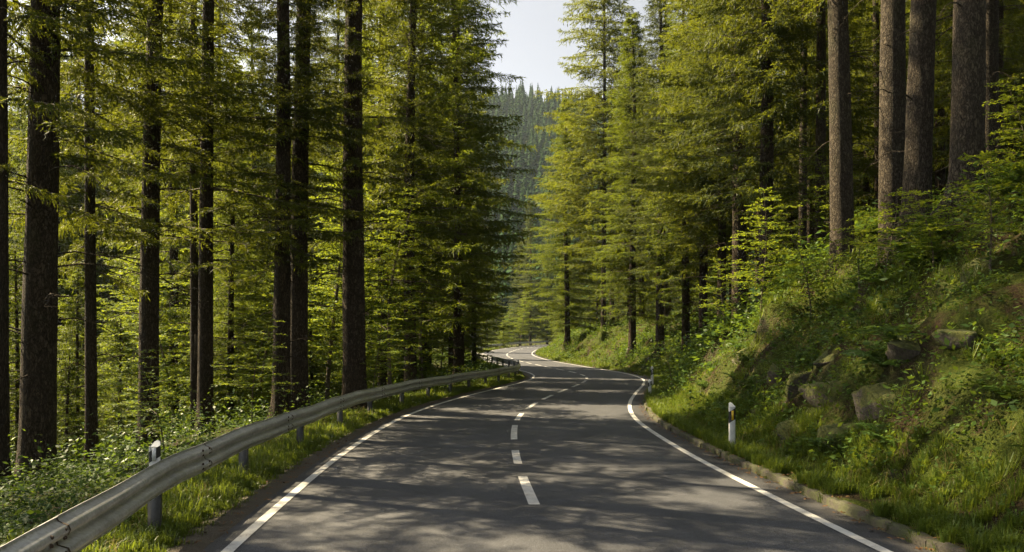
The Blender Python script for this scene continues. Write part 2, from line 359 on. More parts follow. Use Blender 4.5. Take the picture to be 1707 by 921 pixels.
M['amber'] = plastic('amber reflector', (0.75, 0.5, 0.04), 0.2, 0.9)
M['silver'] = plastic('silver reflector', (0.6, 0.62, 0.64), 0.2, 0.9)

# ------------------------------------------------------------------ tags
def tag(o, label=None, cat=None, group=None, kind=None):
    if label: o['label'] = label
    if cat: o['category'] = cat
    if group: o['group'] = group
    if kind: o['kind'] = kind
    return o
def empty(name, loc, rz=0.0):
    e = bpy.data.objects.new(name, None); e.empty_display_size = 0.3; COL.objects.link(e); e.location = loc; e.rotation_euler = (0, 0, rz); return e

# ================================================================== GROUND
def axis(segs):
    out = []
    for a, b, st in segs: out += list(np.arange(a, b, st))
    return np.array(out + [segs[-1][1]])
gx = axis([(-1000, -200, 40), (-200, -60, 10), (-60, -14, 1.5), (-14, 2, 0.32), (2, 15, 0.16), (15, 30, 0.5), (30, 80, 3), (80, 200, 12), (200, 1000, 40)])
gy = axis([(-150, -20, 8), (-20, 4, 1.0), (4, 48, 0.2), (48, 80, 0.45), (80, 180, 2), (180, 700, 9), (700, 1400, 70)])
GX, GY = np.meshgrid(gx, gy)
GZ = height(GX.ravel(), GY.ravel())
nx, ny = len(gx), len(gy)
idx = np.arange(nx * ny).reshape(ny, nx)
fq = np.stack([idx[:-1, :-1], idx[:-1, 1:], idx[1:, 1:], idx[1:, :-1]], -1).reshape(-1, 4)
ground = link_mesh('ground', np.c_[GX.ravel(), GY.ravel(), GZ], [fq], M['floor'], smooth=True)
tag(ground, 'mossy forest floor sloping from the bank down to the valley', 'ground', kind='structure')

# ================================================================== ROAD
def strip(offs, lift, i0=0, i1=None, step=1, jit=None):
    ii = np.arange(i0, (len(RC) if i1 is None else i1), step)
    V = []
    for k, (o, dz) in enumerate(offs):
        oo = np.full(len(ii), o, float)
        if jit and k in jit: oo = oo + jit[k] * (vnoise(ii * 0.55, ii * 0 + k, 77) + 0.6 * vnoise(ii * 1.7, ii * 0 + k, 78)) * 2
        P = RC[ii] + RN[ii] * oo[:, None]
        V.append(np.c_[P, zprof(RC[ii, 1]) + lift + dz])
    V = np.stack(V, 1); n, k = V.shape[:2]
    id2 = np.arange(n * k).reshape(n, k)
    f = np.stack([id2[:-1, :-1], id2[:-1, 1:], id2[1:, 1:], id2[1:, :-1]], -1).reshape(-1, 4)
    return V.reshape(-1, 3), f
def iy(y): return int(np.argmin(np.abs(RC[:, 1] - y)))
V, f = strip([(-3.52, -0.03), (-3.4, -0.004), (-1.6, 0), (0, 0.0), (1.6, 0), (3.4, -0.004), (3.68, -0.02)], 0.004, jit={0: 0.05})
road = link_mesh('road', V, [f], M['asphalt'], smooth=True)
at_ = road.data.attributes.new('lane_offset', 'FLOAT', 'POINT'); at_.data.foreach_set('value', np.tile(np.array([-3.52, -3.4, -1.6, 0, 1.6, 3.4, 3.68], np.float32), len(V) // 7))
tag(road, 'dark asphalt two lane road winding between the trees', 'road', kind='structure')
V, f = strip([(-3.9, -0.03), (-3.66, 0.006), (-3.4, -0.012)], 0.01, jit={0: 0.1, 2: 0.04})
sh = link_mesh('dirt_shoulder', V, [f], M['dirt'], smooth=True); tag(sh, 'narrow gritty shoulder between edge line and grass', 'shoulder', kind='structure')
for sgn in (-1, 1):
    V, f = strip([(sgn * HW - 0.06, 0), (sgn * HW + 0.06, 0)], 0.009)
    link_mesh('edge_line', V, [f], M['paint'], parent=road)
# centre dashes: start positions read along the road
cum = np.r_[0, np.cumsum(np.hypot(*np.diff(RC, axis=0).T))]
def arc_at_y(y): return cum[iy(y)]
def dash(a0, a1, w=0.075):
    t = np.linspace(a0, a1, 9)
    P = np.c_[np.interp(t, cum, RC[:, 0]), np.interp(t, cum, RC[:, 1])]
    n_ = np.c_[np.interp(t, cum, RN[:, 0]), np.interp(t, cum, RN[:, 1])]
    z = zprof(P[:, 1]) + 0.009
    V = np.concatenate([np.c_[P - n_ * w, z], np.c_[P + n_ * w, z]])
    i = np.arange(8); f = np.stack([i, i + 9, i + 10, i + 1], -1)
    link_mesh('centre_dash', V, [f], M['paint'], parent=road)
for y0, y1 in ((2.6, 5.4), (9.52, 11.25), (12.4, 14.0), (15.6, 18.6), (19.6, 21.8), (23.2, 25.8), (27.2, 29.6)):
    dash(arc_at_y(y0), arc_at_y(y1), 0.07)
a = arc_at_y(31)
while a < arc_at_y(150):
    dash(a, a + 2.4); a += 4.0

# kerb: low weathered stones along the uphill edge
rng = np.random.default_rng(5)
k = MB(); a = arc_at_y(-8)
while a < arc_at_y(46):
    ln = rng.uniform(0.85, 1.05); t = a + ln / 2
    P = np.array([np.interp(t, cum, RC[:, 0]), np.interp(t, cum, RC[:, 1])]); nn = np.array([np.interp(t, cum, RN[:, 0]), np.interp(t, cum, RN[:, 1])])
    ang = math.atan2(-nn[0], nn[1]) + rng.normal(0, 0.012)
    off = HW + 0.55 + rng.normal(0, 0.02)
    c = P + nn * off; z = float(zprof(P[1]))
    # a block with a chamfered, chipped top
    tang = np.array([-nn[1], nn[0]])
    seg = 5; rows = []
    for q in range(seg + 1):
        u = (q / seg - 0.5) * (ln - 0.035)
        prof = [(-0.07, -0.1), (-0.066, 0.07), (-0.05, 0.092), (0.05, 0.1), (0.07, 0.08), (0.07, -0.1)]
        e = 0.82 if q in (0, seg) else 1
        rows.append([np.r_[c + tang * u + nn * (dx * e + rng.normal(0, 0.006)), z + dz * (e if dz > 0 else 1) + rng.normal(0, 0.006)] for dx, dz in prof])
    Rw = np.array(rows); n_, kk = Rw.shape[:2]; id2 = np.arange(n_ * kk).reshape(n_, kk)
    k.add(Rw.reshape(-1, 3), np.stack([id2[:-1, :-1], id2[:-1, 1:], id2[1:, 1:], id2[1:, :-1]], -1).reshape(-1, 4))
    k.add(Rw[0], [(0, 1, 2, 3), (0, 3, 4, 5)]); k.add(Rw[-1], [(3, 2, 1, 0), (5, 4, 3, 0)])
    a += ln
kb = k.build('kerb', M['kerb']); tag(kb, 'low weathered brown kerb of stone blocks at the foot of the bank', 'kerb', kind='structure')

# ================================================================== GUARDRAIL
def off_pt(arc, off):
    P = np.array([np.interp(arc, cum, RC[:, 0]), np.interp(arc, cum, RC[:, 1])])
    off = off + (0.42 * float(sstep(9.0, 4.0, P[1])) if off < -4 else 0.0); nn = np.array([np.interp(arc, cum, RN[:, 0]), np.interp(arc, cum, RN[:, 1])])
    nn /= np.linalg.norm(nn)
    return P + nn * off, nn, float(zprof(P[1]))
RAIL_OFF = -(HW + 0.92)
gr = empty('guardrail', (*off_pt(arc_at_y(8), RAIL_OFF)[0], 0)); tag(gr, 'grey steel guardrail on short posts following the bend along the valley side', 'guardrail')
g0 = np.array(gr.location)
# W profile: (towards the road, height)
prof = [(0.012, 0.0), (0.0, 0.012), (0.012, 0.03), (0.07, 0.055), (0.083, 0.085), (0.07, 0.115), (0.006, 0.135), (0.0, 0.155), (0.006, 0.175),
        (0.07, 0.195), (0.083, 0.225), (0.07, 0.255), (0.012, 0.28), (0.0, 0.298), (0.012, 0.31)]
prof = np.array(prof) * np.array([1.1, 1.14]); ZB = 0.445
a = arc_at_y(-2.5); aend = arc_at_y(165); first = True; sec = 0
POSTS = []
target_post = [arc_at_y(y) for y in (1.5, 4.6, 8.15, 11.3, 14.4, 17.6, 20.6, 23.6)]
while a < aend:
    ln = 4.0
    ts = np.arange(a - 0.16, a + ln + 0.161, 0.36); b = MB()
    out, inn = [], []
    for q, t in enumerate(ts):
        P, nn, z = off_pt(t, RAIL_OFF)
        lap = 0.01 if t > a + ln - 0.2 else 0.0
        sag = 0.012 * math.sin(t * 0.9) + 0.008 * math.sin(t * 2.3 + 1)
        for lst, th in ((out, 0.0), (inn, -0.004)):
            pr = prof[:, 0] + th + lap
            lst.append(np.c_[P[0] + nn[0] * pr, P[1] + nn[1] * pr, np.full(len(pr), z + ZB + sag) + prof[:, 1]])
    for arr, flip in ((np.array(out), False), (np.array(inn), True)):
        n_, kk = arr.shape[:2]; id2 = np.arange(n_ * kk).reshape(n_, kk)
        fq = np.stack([id2[:-1, :-1], id2[1:, :-1], id2[1:, 1:], id2[:-1, 1:]], -1).reshape(-1, 4)
        b.add(arr.reshape(-1, 3) - g0, fq[:, ::-1] if flip else fq)
    o_, i_ = np.array(out), np.array(inn)          # close the rolled edges and the ends
    for e in (0, -1): b.quads(np.stack([o_[:-1, e], o_[1:, e], i_[1:, e], i_[:-1, e]], 1) - g0)
    for e in (0, -1): b.quads(np.stack([o_[e, :-1], o_[e, 1:], i_[e, 1:], i_[e, :-1]], 1) - g0, 1)  # ends in the dark bolt colour, painting in the shade of the gap
    P, nn, z = off_pt(a, RAIL_OFF)
    if P[1] < 45:                                  # splice bolts at the joint
        for da in (-0.11, 0.11):
            for pz, px in ((0.07, 0.082), (0.125, 0.082), (0.23, 0.082), (0.285, 0.082)):
                Q, nq, zq = off_pt(a + da, RAIL_OFF)
                c = np.r_[Q + nq * (px + 0.004), zq + ZB + pz]
                th = np.linspace(0, 2 * math.pi, 8, endpoint=False); tq = np.array([-nq[1], nq[0]])
                ring = lambda r, d: np.array([np.r_[c[:2] + tq * r * math.cos(x) + nq * d, c[2] + r * math.sin(x)] for x in th])
                r1, r2 = ring(0.017, -0.004), ring(0.011, 0.012)
                Vb = np.concatenate([r1, r2, [np.r_[c[:2] + nq * 0.015, c[2]]]]) - g0
                j = np.arange(8); j2 = (j + 1) % 8
                b.add(Vb, np.stack([j, j2, j2 + 8, j + 8], -1), 1); b.add(Vb, np.stack([j + 8, j2 + 8, np.full(8, 16)], -1), 1)
    if P[1] < 45:                                  # dark strip at the lapped end: grime and seam shade as colour
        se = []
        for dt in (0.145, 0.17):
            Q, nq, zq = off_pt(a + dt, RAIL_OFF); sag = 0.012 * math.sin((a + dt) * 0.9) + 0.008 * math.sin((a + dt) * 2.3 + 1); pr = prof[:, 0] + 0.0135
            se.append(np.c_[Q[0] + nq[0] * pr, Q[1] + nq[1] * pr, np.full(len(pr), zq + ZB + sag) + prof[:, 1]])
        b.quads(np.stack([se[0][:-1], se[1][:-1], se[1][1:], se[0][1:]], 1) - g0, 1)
    b.build('rail_section', [M['zinc'], M['bolt_seam']], gr, smooth=True)
    a += ln
arcs = [t for t in target_post]
t = arcs[-1] + 3.0
while t < aend: arcs.append(t); t += 2.8 if t < arc_at_y(70) else 4.0
def c_post(arc):
    P, nn, z = off_pt(arc, RAIL_OFF - 0.075)
    tt = np.array([-nn[1], nn[0]]); b = MB()
    def bx(u, v, hu, hv, z0, z1):                 # u along the road, v towards the road
        c = P + tt * u + nn * v
        b.box(np.r_[c, (z0 + z1) / 2] - g0, (hu, hv, (z1 - z0) / 2), math.atan2(tt[1], tt[0]))
    zt = z + 0.72
    bx(0, 0.0, 0.005, 0.055, z - 0.5, zt)          # web
    bx(0.03, 0.058, 0.032, 0.004, z - 0.5, zt); bx(0.03, -0.058, 0.032, 0.004, z - 0.5, zt)
    bx(0.06, 0.05, 0.003, 0.004, z - 0.5, zt); bx(0.06, -0.05, 0.003, 0.004, z - 0.5, zt)
    p_ = b.build('post', M['postmetal'], gr)
    b = MB(); c = P + nn * 0.068; b.box(np.r_[c, z + ZB + 0.155] - g0, (0.05, 0.0055, 0.12), math.atan2(tt[1], tt[0])); b.build('spacer_bracket', M['zinc'], p_)
for t in arcs: c_post(t)

# ================================================================== DELINEATOR POSTS
def delineator(x, y, rz, label, refl, group='white roadside marker posts', tilt=0.0, h=1.0, dz=0.0):
    z = h1(x, y) + dz
    e = empty('marker_post', (x, y, z), rz); e.rotation_euler = (0, tilt, rz); tag(e, label, 'marker post', group)
    # rounded triangular plastic section, top cut at a slant; wide face looks along -Y
    sec = [(-0.06, -0.045), (-0.045, -0.058), (0.045, -0.058), (0.06, -0.045), (0.03, 0.045), (0, 0.06), (-0.03, 0.045)]
    b = MB(); rows = []
    for zz in (-0.25, 0.0, 0.45 * h, 0.9 * h): rows.append([(px, py, zz) for px, py in sec])
    rows.append([(px, py, h - 0.0 + (py - 0.0) * 0.55 - 0.02 - abs(px) * 0.25) for px, py in sec])
    A = np.array(rows); n_, kk = A.shape[:2]; id2 = np.arange(n_ * kk).reshape(n_, kk); id3 = np.roll(id2, -1, 1)
    b.add(A.reshape(-1, 3), np.stack([id2[:-1], id3[:-1], id3[1:], id2[1:]], -1).reshape(-1, 4))
    b.add(A[-1], [tuple(range(7))]); b.build('body', M['white'], e)
    b = MB(); lo, hi = 0.62 * h, 0.86 * h
    s2 = [(px * 1.05, py * 1.05) for px, py in sec]
    bot = np.array([(px, py, lo + px * 0.6) for px, py in s2]); top = np.array([(px, py, hi + px * 0.6) for px, py in s2]); i = np.arange(7)
    b.add(np.concatenate([bot, top]), np.stack([i, (i + 1) % 7, (i + 1) % 7 + 7, i + 7], -1)); bd = b.build('black_band', M['black'], e)
    b = MB()
    if refl == 'amber': b.box((0, -0.066, (lo + hi) / 2), (0.02, 0.004, 0.085))
    else: b.box((0, -0.066, (lo + hi) / 2), (0.02, 0.004, 0.07))
    b.build('reflector', M[refl], bd)
    return e
def ground_px(px, d): return ((px - CX) * d / F, d)
x, y = ground_px(1219, 13.6); delineator(x, y, R(6), 'nearest white marker post with amber reflector, standing in grass behind the kerb', 'amber', h=0.84)
x, y = ground_px(1083, 27.5); delineator(x, y, R(-2), 'white marker post at the start of the far kerb by the lit bank', 'silver', h=0.62)
x, y = ground_px(1087, 33.5); delineator(x, y, R(-4), 'farthest slim marker post at the outside of the bend', 'silver', h=0.98, dz=0.1)
Pp, nn, z = off_pt(arc_at_y(8.6), RAIL_OFF - 0.19)
ex = delineator(float(Pp[0]), float(Pp[1]), R(8), 'short white marker fixed behind the guardrail with its tip above the rail', 'silver', h=0.5); ex.location.z = z + 0.43
# small reflector post at the outermost bend of the rail
Pp, nn, z = off_pt(arc_at_y(45.5), RAIL_OFF - 0.02)
e = empty('rail_reflector', (Pp[0], Pp[1], z + 0.77)); tag(e, 'small dark reflector sticking up from the rail at the bend', 'reflector')
b = MB(); b.box((0, 0, 0.06), (0.012, 0.012, 0.075)); b.box((0, 0, 0.17), (0.06, 0.02, 0.075)); b.build('bracket', M['black'], e)
b = MB(); b.box((0, -0.023, 0.17), (0.04, 0.003, 0.055)); b.build('reflector', M['silver'], e)

# ================================================================== TREES
def trunk_mesh(seed, H, r0, mat_, stubs=10, dead=10, sides=20, zmax_dead=8.0, flare=0.6, top=0.02, bend=0.12):
    rng = np.random.default_rng(seed); b = MB()
    zz = np.unique(np.r_[np.array([-0.9, -0.3, 0, 0.12, 0.28, 0.5, 0.8, 1.2]), np.arange(1.6, H, 0.55), H])
    u = np.clip(zz / H, 0, 1)
    bx = bend * (np.sin(zz * 0.23 + seed) - math.sin(seed)) * u ** 0.7; by = bend * (np.cos(zz * 0.19 + 2 * seed) - math.cos(2 * seed)) * u ** 0.7
    P = np.c_[bx, by, zz]
    r = r0 * (1 - u) ** 0.75 * 1.03 + top
    r = r * (1 + flare * np.exp(-np.maximum(zz, 0) / 0.33))
    th = np.linspace(0, 2 * math.pi, sides, endpoint=False)
    wob = np.ones((len(zz), sides)); fl = np.exp(-np.maximum(zz, 0) / 0.4)[:, None]
    for kf in (3, 5): wob += fl * 0.17 * np.sin(kf * th[None] + rng.uniform(0, 6))
    wob += 0.05 * (vnoise(zz[:, None] * 1.3 + 0 * th[None], th[None] * 2.2 + 0 * zz[:, None], seed) + vnoise(zz[:, None] * 3.1 + 0 * th[None], th[None] * 4.2 + 0 * zz[:, None], seed + 5))
    V, f = tube(P, r, sides, wob=wob); b.add(V, f)
    def at(z): return np.array([np.interp(z, zz, bx), np.interp(z, zz, by), z]), np.interp(z, zz, r)
    for _ in range(stubs):
        z = rng.uniform(0.8, H * 0.4); c, rr = at(z); az = rng.uniform(0, 6.28); d = np.array([math.cos(az), math.sin(az), rng.uniform(-0.3, 0.3)])
        ln = rng.uniform(0.06, 0.4); V, f = tube([c + d * rr * 0.8, c + d * (rr + ln * 0.5), c + d * (rr + ln)], [0.016, 0.011, 0.005], 5); b.add(V, f)
    for _ in range(dead):                          # long thin dead boughs, sagging
        z = rng.uniform(1.6, zmax_dead); c, rr = at(z); az = rng.uniform(0, 6.28); d = np.array([math.cos(az), math.sin(az), 0]); s_ = np.array([-d[1], d[0], 0])
        ln = rng.uniform(0.7, 2.6); uu = np.linspace(0, 1, 8); sg = rng.uniform(0.05, 0.5); cv = rng.uniform(-0.35, 0.35)
        Q = c + d * (rr * 0.8 + ln * uu)[:, None] + s_ * (cv * ln * uu ** 2)[:, None] + np.array([0, 0, 1]) * (ln * (0.25 * uu - (0.25 + sg) * uu ** 2) + 0.02 * rng.normal(0, 1, 8))[:, None]
        V, f = tube(Q, 0.018 * (1 - 0.8 * uu), 5); b.add(V, f)
        for k_ in range(int(ln * 4)):
            q = rng.integers(2, 8); dd = d * 0.6 + s_ * rng.choice([-1, 1]) * 0.7 + np.array([0, 0, rng.uniform(-0.7, 0.2)]); l2 = rng.uniform(0.12, 0.5)
            V, f = tube([Q[q], Q[q] + dd * l2 * 0.5, Q[q] + dd * l2 + np.array([0, 0, -0.05])], [0.007, 0.005, 0.003], 3); b.add(V, f)
    return b, mat_

def spruce_crown(seed, H, z0, Rr, k=1.0, sag=0.35, hangp=0.25, low=0.75, dens=1.0, gap=0.0, ws=0.55, per=6, zsparse=0.0, gsparse=0.6, inner=0.5, tight=1.0, nin=2, lowlong=1.0):
    """whorls of boughs; each bough is a drooping spray of side twigs, each twig a comb of needle shoots"""
    rng = np.random.default_rng(seed); wood = MB(); Qs = []
    BR = []; z = z0
    while z < H - 0.25:
        rel = (H - z) / (H - z0); n_ = per if rel > 0.12 else 4; b0 = rng.uniform(0, 6.28)
        wf = rng.uniform(0.82, 1.12)
        for j in range(n_): BR.append((z + rng.normal(0, 0.09), b0 + j * 6.283 / n_ + rng.normal(0, 0.22), wf * rng.uniform(0.72, 1.12)))
        for j in range(nin): BR.append((z + ws * rng.uniform(0.2, 0.8), rng.uniform(0, 6.28), inner * rng.uniform(0.6, 1.35)))
        z += ws * (0.55 + 0.45 * min(1, rel * 2)) * rng.uniform(0.8, 1.2)
    for zb, az, lf in BR:
        if rng.random() < (gsparse if zb < zsparse else gap): continue
        t = min(max((zb - z0) / (H - z0), 0), 1); rel = 1 - t
        Lb = Rr * min(1.0, rel ** low * 1.02) * lf * min(1, 0.6 + 2.5 * t) * (lowlong if zb < zsparse + 0.8 else 1.0) + 0.18
        d = np.array([math.cos(az), math.sin(az), 0]); s_ = np.array([-d[1], d[0], 0])
        a0 = 0.02 + 0.62 * t ** 1.6 + rng.normal(0, 0.07); sg = sag * rng.uniform(0.8, 1.25) * (1 - 0.6 * t); lift = sg * rng.uniform(0.55, 0.95)
        n = max(5, int(Lb / (0.15 * max(k, 0.8)) * dens)); u = (np.arange(n) + 0.5) / n
        wig = rng.uniform(-0.15, 0.15)
        def at(uu):
            uu = np.asarray(uu)[:, None]
            return d * (Lb * uu) + s_ * (wig * Lb * uu ** 2) + np.array([0, 0, 1.0]) * (zb + Lb * (a0 * uu - (a0 * 0.4 + sg) * uu ** 2 + lift * uu ** 3))
        P = at(u); T = unit(at(u + 0.02) - P); Sd = unit(np.cross(T, [0, 0, 1.0]))
        Vw, fw = tube(at(np.linspace(0, 1, 6)), (0.008 + 0.0065 * Lb) * (1 - 0.85 * np.linspace(0, 1, 6)), 4); wood.add(Vw, fw)
        O_, D_, Ln = [], [], []
        for sd in (-1, 1):
            keep = (u > rng.uniform(0.03, 0.16)) & (rng.random(n) < 0.94)
            ln = np.clip(0.4 * Lb * (1 - u) ** 0.85 * np.minimum(1, 0.3 + 2.4 * u) + 0.11 * k, 0.1, 1.0) * rng.uniform(0.6, 1.2, n)
            ph = R(52) + rng.normal(0, 0.15, n)
            D = T * np.cos(ph)[:, None] + Sd * sd * np.sin(ph)[:, None] + np.c_[np.zeros(n), np.zeros(n), -rng.uniform(0.0, 0.3, n)]
            O_.append(P[keep]); D_.append(unit(D)[keep]); Ln.append(ln[keep])
        ue = np.array([0.5, 0.66, 0.8, 0.92]); O_.append(at(ue)); D_.append(unit(at(ue + 0.05) - at(ue))); Ln.append(np.array([0.17, 0.17, 0.17, 0.1]) * Lb + 0.06 * k)
        O = np.concatenate(O_); D = np.concatenate(D_); Ln = np.concatenate(Ln)
        sp = 0.053 * k / tight; m_ = max(2, int(Ln.max() / sp) + 1)
        v = (np.arange(m_) + 0.5) * sp
        msk = v[None] < Ln[:, None]
        hang = rng.uniform(0.0, 0.3, len(O))[:, None]
        pos = O[:, None] + D[:, None] * v[None, :, None] + np.array([0, 0, -1.0]) * (hang * v[None] ** 2)[..., None]
        frac = v[None] / Ln[:, None]
        Dm = np.repeat(D[:, None], m_, 1)[msk]; pos = pos[msk]; frac = frac[msk]; mm = len(pos)
        if not mm: continue
        sn = unit(np.cross(Dm, np.array([0, 0, 1.0]) + rng.normal(0, 0.25, (mm, 3))))
        for sd in (-1, 1, 0):
            if sd == 0:
                kk = rng.random(mm) < 0.5
                dd = unit(Dm * 0.9 + np.array([0, 0, 1.0]) * rng.uniform(-0.6, 0.6, (mm, 1)) + rng.normal(0, 0.22, (mm, 3)))
            else:
                kk = rng.random(mm) < 0.96
                dd = unit(Dm * 0.85 + sn * sd * 0.7 + rng.normal(0, 0.17, (mm, 3)) + np.array([0, 0, -0.08]))
            ll = 0.13 * k * rng.uniform(0.6, 1.2, mm) * (1.12 - 0.55 * frac)
            Qs.append(diamonds(rng, pos[kk], dd[kk], ll[kk], (0.025 * k ** 0.9 * rng.uniform(0.75, 1.25, mm))[kk], 0.6))
        hp = rng.random(mm) < hangp
        c0 = pos[hp]; hl = 0.13 * k * rng.uniform(0.5, 1.3, len(c0)) * (1.15 - 0.5 * frac[hp])
        for q in range(2):
            dd = unit(np.array([0, 0, -0.8]) + Dm[hp] * (0.7 - 0.35 * q) + rng.normal(0, 0.28, (len(c0), 3)))
            Qs.append(diamonds(rng, c0, dd, hl * 1.15, 0.026 * k ** 0.9 * rng.uniform(0.8, 1.2, len(c0)), 1.0)); c0 = c0 + dd * hl[:, None] * 0.8
    return np.concatenate(Qs), wood

def crown_obj(name, Q, wood, leaf, parent):
    b = MB(); b.quads(Q, 0)
    for V, f in zip(wood.V, wood.F): pass
    off = b.n
    b.V += wood.V; b.F += [f + off for f in wood.F]; b.M += [1] * len(wood.F); b.n += wood.n
    return b.build(name, [leaf, M['twig']], parent)

PROTO = {}
def proto(key, name, tk, ck, leaf='needle'):
    e = bpy.data.objects.new(name, None); e.empty_display_size = 0.3     # linked when first placed
    tb, tm = trunk_mesh(**tk)
    tr = tb.build('trunk', tm, None, smooth=True)
    Q, w = spruce_crown(**ck); cr = crown_obj('crown', Q, w, M[leaf], None)
    PROTO[key] = dict(name=name, trunk=tr, crown=cr, used=False, H=tk['H'], r=tk['r0'])
    return PROTO[key]
def place(key, x, y, rz=0.0, s=1.0, rad=None, label='', group=None, z=None, lean=(0, 0), name=None, cat='tree', wide=1.0):
    pr = PROTO[key]
    e = empty(name or pr['name'], (x, y, (h1(x, y) if z is None else z)), rz); e.rotation_euler = (lean[0], lean[1], rz); e.scale = (s, s, s)
    tag(e, label, cat, group)
    if not pr['used']: tr, cr, pr['used'] = pr['trunk'], pr['crown'], True
    else:
        tr = pr['trunk'].copy(); cr = pr['crown'].copy(); COL.objects.link(tr); COL.objects.link(cr)
    tr.parent = e; cr.parent = e
    q = (rad / (pr['r'] * s)) if rad else 1.0
    tr.scale = (q, q, 1); cr.scale = (wide, wide, 1)
    return e

# tall pole spruces with high crowns (edge of the road)
for i in range(4):
    H = [27, 29, 25, 28][i]
    proto('pole%d' % i, 'spruce_tree', dict(seed=11 + i, H=H, r0=0.25, mat_=M['bark'], stubs=18, dead=16, zmax_dead=9.5),
          dict(seed=31 + i, H=H, z0=[4.6, 5.4, 4.4, 5.0][i], Rr=[1.9, 1.8, 2.0, 1.75][i], k=1.0, sag=0.45, gap=0.14, ws=0.68, per=6, zsparse=8.3, gsparse=0.66, dens=1.0, lowlong=1.7), 'needle')
for i in range(3):
    H = [28, 26, 30][i]
    proto('grey%d' % i, 'spruce_tree', dict(seed=51 + i, H=H, r0=0.27, mat_=M['bark_grey'], stubs=22, dead=5, zmax_dead=10, sides=28, flare=0.8),
          dict(seed=61 + i, H=H, z0=[7.5, 7.0, 8][i], Rr=2.8, k=1.2, sag=0.4, gap=0.12, ws=0.8, per=5, zsparse=9.5, gsparse=0.6, dens=0.9), 'needle')
# full spruces foliated low down
for i in range(4):
    H = [23, 21, 25, 19][i]
    proto('full%d' % i, 'spruce_tree', dict(seed=71 + i, H=H, r0=0.2, mat_=M['bark'], stubs=2, dead=6, sides=12, zmax_dead=4),
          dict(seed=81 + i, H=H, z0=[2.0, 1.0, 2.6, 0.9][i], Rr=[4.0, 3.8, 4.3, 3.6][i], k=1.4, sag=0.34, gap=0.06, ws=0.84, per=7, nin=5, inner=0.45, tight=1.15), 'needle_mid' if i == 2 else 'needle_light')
for i in range(3):
    H = [26, 24, 28][i]
    proto('mid%d' % i, 'spruce_tree', dict(seed=91 + i, H=H, r0=0.2, mat_=M['bark'], stubs=4, dead=14, sides=10, zmax_dead=7),
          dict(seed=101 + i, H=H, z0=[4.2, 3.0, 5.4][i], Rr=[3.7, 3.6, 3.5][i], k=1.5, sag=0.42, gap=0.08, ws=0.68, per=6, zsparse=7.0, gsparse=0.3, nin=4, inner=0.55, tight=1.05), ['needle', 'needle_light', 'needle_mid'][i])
for i in range(2):
    H = [7, 5][i]
    proto('young%d' % i, 'young_spruce', dict(seed=111 + i, H=H, r0=0.06, mat_=M['bark'], stubs=0, dead=0, sides=7, flare=0.2),
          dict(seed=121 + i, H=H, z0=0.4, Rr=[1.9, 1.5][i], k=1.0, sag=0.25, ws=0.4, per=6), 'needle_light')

# broad-leaved young beeches: level layered sprays
def beech(key, name, seed, H, Rr, nb, leaf=0.075, stem=0.03, z0=0.25):
    rng = np.random.default_rng(seed); wood = MB(); Qs = []
    uu = np.linspace(0, 1, 9); st = np.c_[0.12 * H * (np.sin(uu * 2.5 + seed) - math.sin(seed)) * uu, 0.1 * H * (np.cos(uu * 2.2 + seed) - math.cos(seed)) * uu, H * uu]
    tb = MB(); V, f = tube(np.r_[[st[0] - [0, 0, 0.3]], st], np.r_[stem * 1.1, stem * (1 - 0.85 * uu)], 7); tb.add(V, f)
    for i in range(nb):
        t = z0 + (1 - z0) * (i + rng.random()) / nb; c = np.array([np.interp(t, uu, st[:, q]) for q in range(3)])
        Lb = Rr * (1.15 - t) ** 0.6 * rng.uniform(0.5, 1.1); az = i * 2.4 + rng.normal(0, 0.4); d = np.array([math.cos(az), math.sin(az), 0]); s_ = np.array([-d[1], d[0], 0])
        a0 = rng.uniform(0.15, 0.55); n = max(5, int(Lb / 0.13)); u = (np.arange(n) + 0.7) / n; wig = rng.uniform(-0.3, 0.3)
        at = lambda x: c + d * (Lb * np.asarray(x)[:, None]) + s_ * (wig * Lb * np.asarray(x)[:, None] ** 2) + np.array([0, 0, 1.0]) * (Lb * (a0 * np.asarray(x)[:, None] - (a0 * 0.75) * np.asarray(x)[:, None] ** 2))
        V, f = tube(at(np.linspace(0, 1, 6)), (0.004 + 0.005 * Lb) * (1 - 0.8 * np.linspace(0, 1, 6)), 4); wood.add(V, f)
        P = at(u); T = unit(at(u + 0.02) - P); Sd = unit(np.cross(T, [0, 0, 1.0]))
        for sd in (-1, 1):
            ln = np.clip(0.42 * Lb * (1 - u) + 0.12, 0.1, 0.8) * rng.uniform(0.6, 1.2, n)
            D = unit(T * 0.6 + Sd * sd * 0.8 + rng.normal(0, 0.15, (n, 3)) + np.array([0, 0, -0.06]))
            v = (np.arange(int(ln.max() / (leaf * 0.72)) + 1) + 0.5) * leaf * 0.72; msk = v[None] < ln[:, None]
            pos = (P[:, None] + D[:, None] * v[None, :, None])[msk]; Dm = np.repeat(D[:, None], len(v), 1)[msk]; mm = len(pos)
            if not mm: continue
            sn = unit(np.cross(Dm, np.array([0, 0, 1.0]) + rng.normal(0, 0.15, (mm, 3))))
            for s2 in (-1, 1):
                kk = rng.random(mm) < 0.85
                dd = unit(Dm * 0.7 + sn * s2 * 0.8 + rng.normal(0, 0.22, (mm, 3)))
                Qs.append(diamonds(rng, pos[kk], dd[kk], (leaf * rng.uniform(0.7, 1.3, mm))[kk], (leaf * 0.58 * rng.uniform(0.8, 1.2, mm))[kk], 0.3))
    e = dict(name=name, used=False, H=H, r=stem)
    e['trunk'] = tb.build('stem', M['bark_pale'], None, smooth=True); e['crown'] = crown_obj('crown', np.concatenate(Qs), wood, M['beech'], None)
    PROTO[key] = e
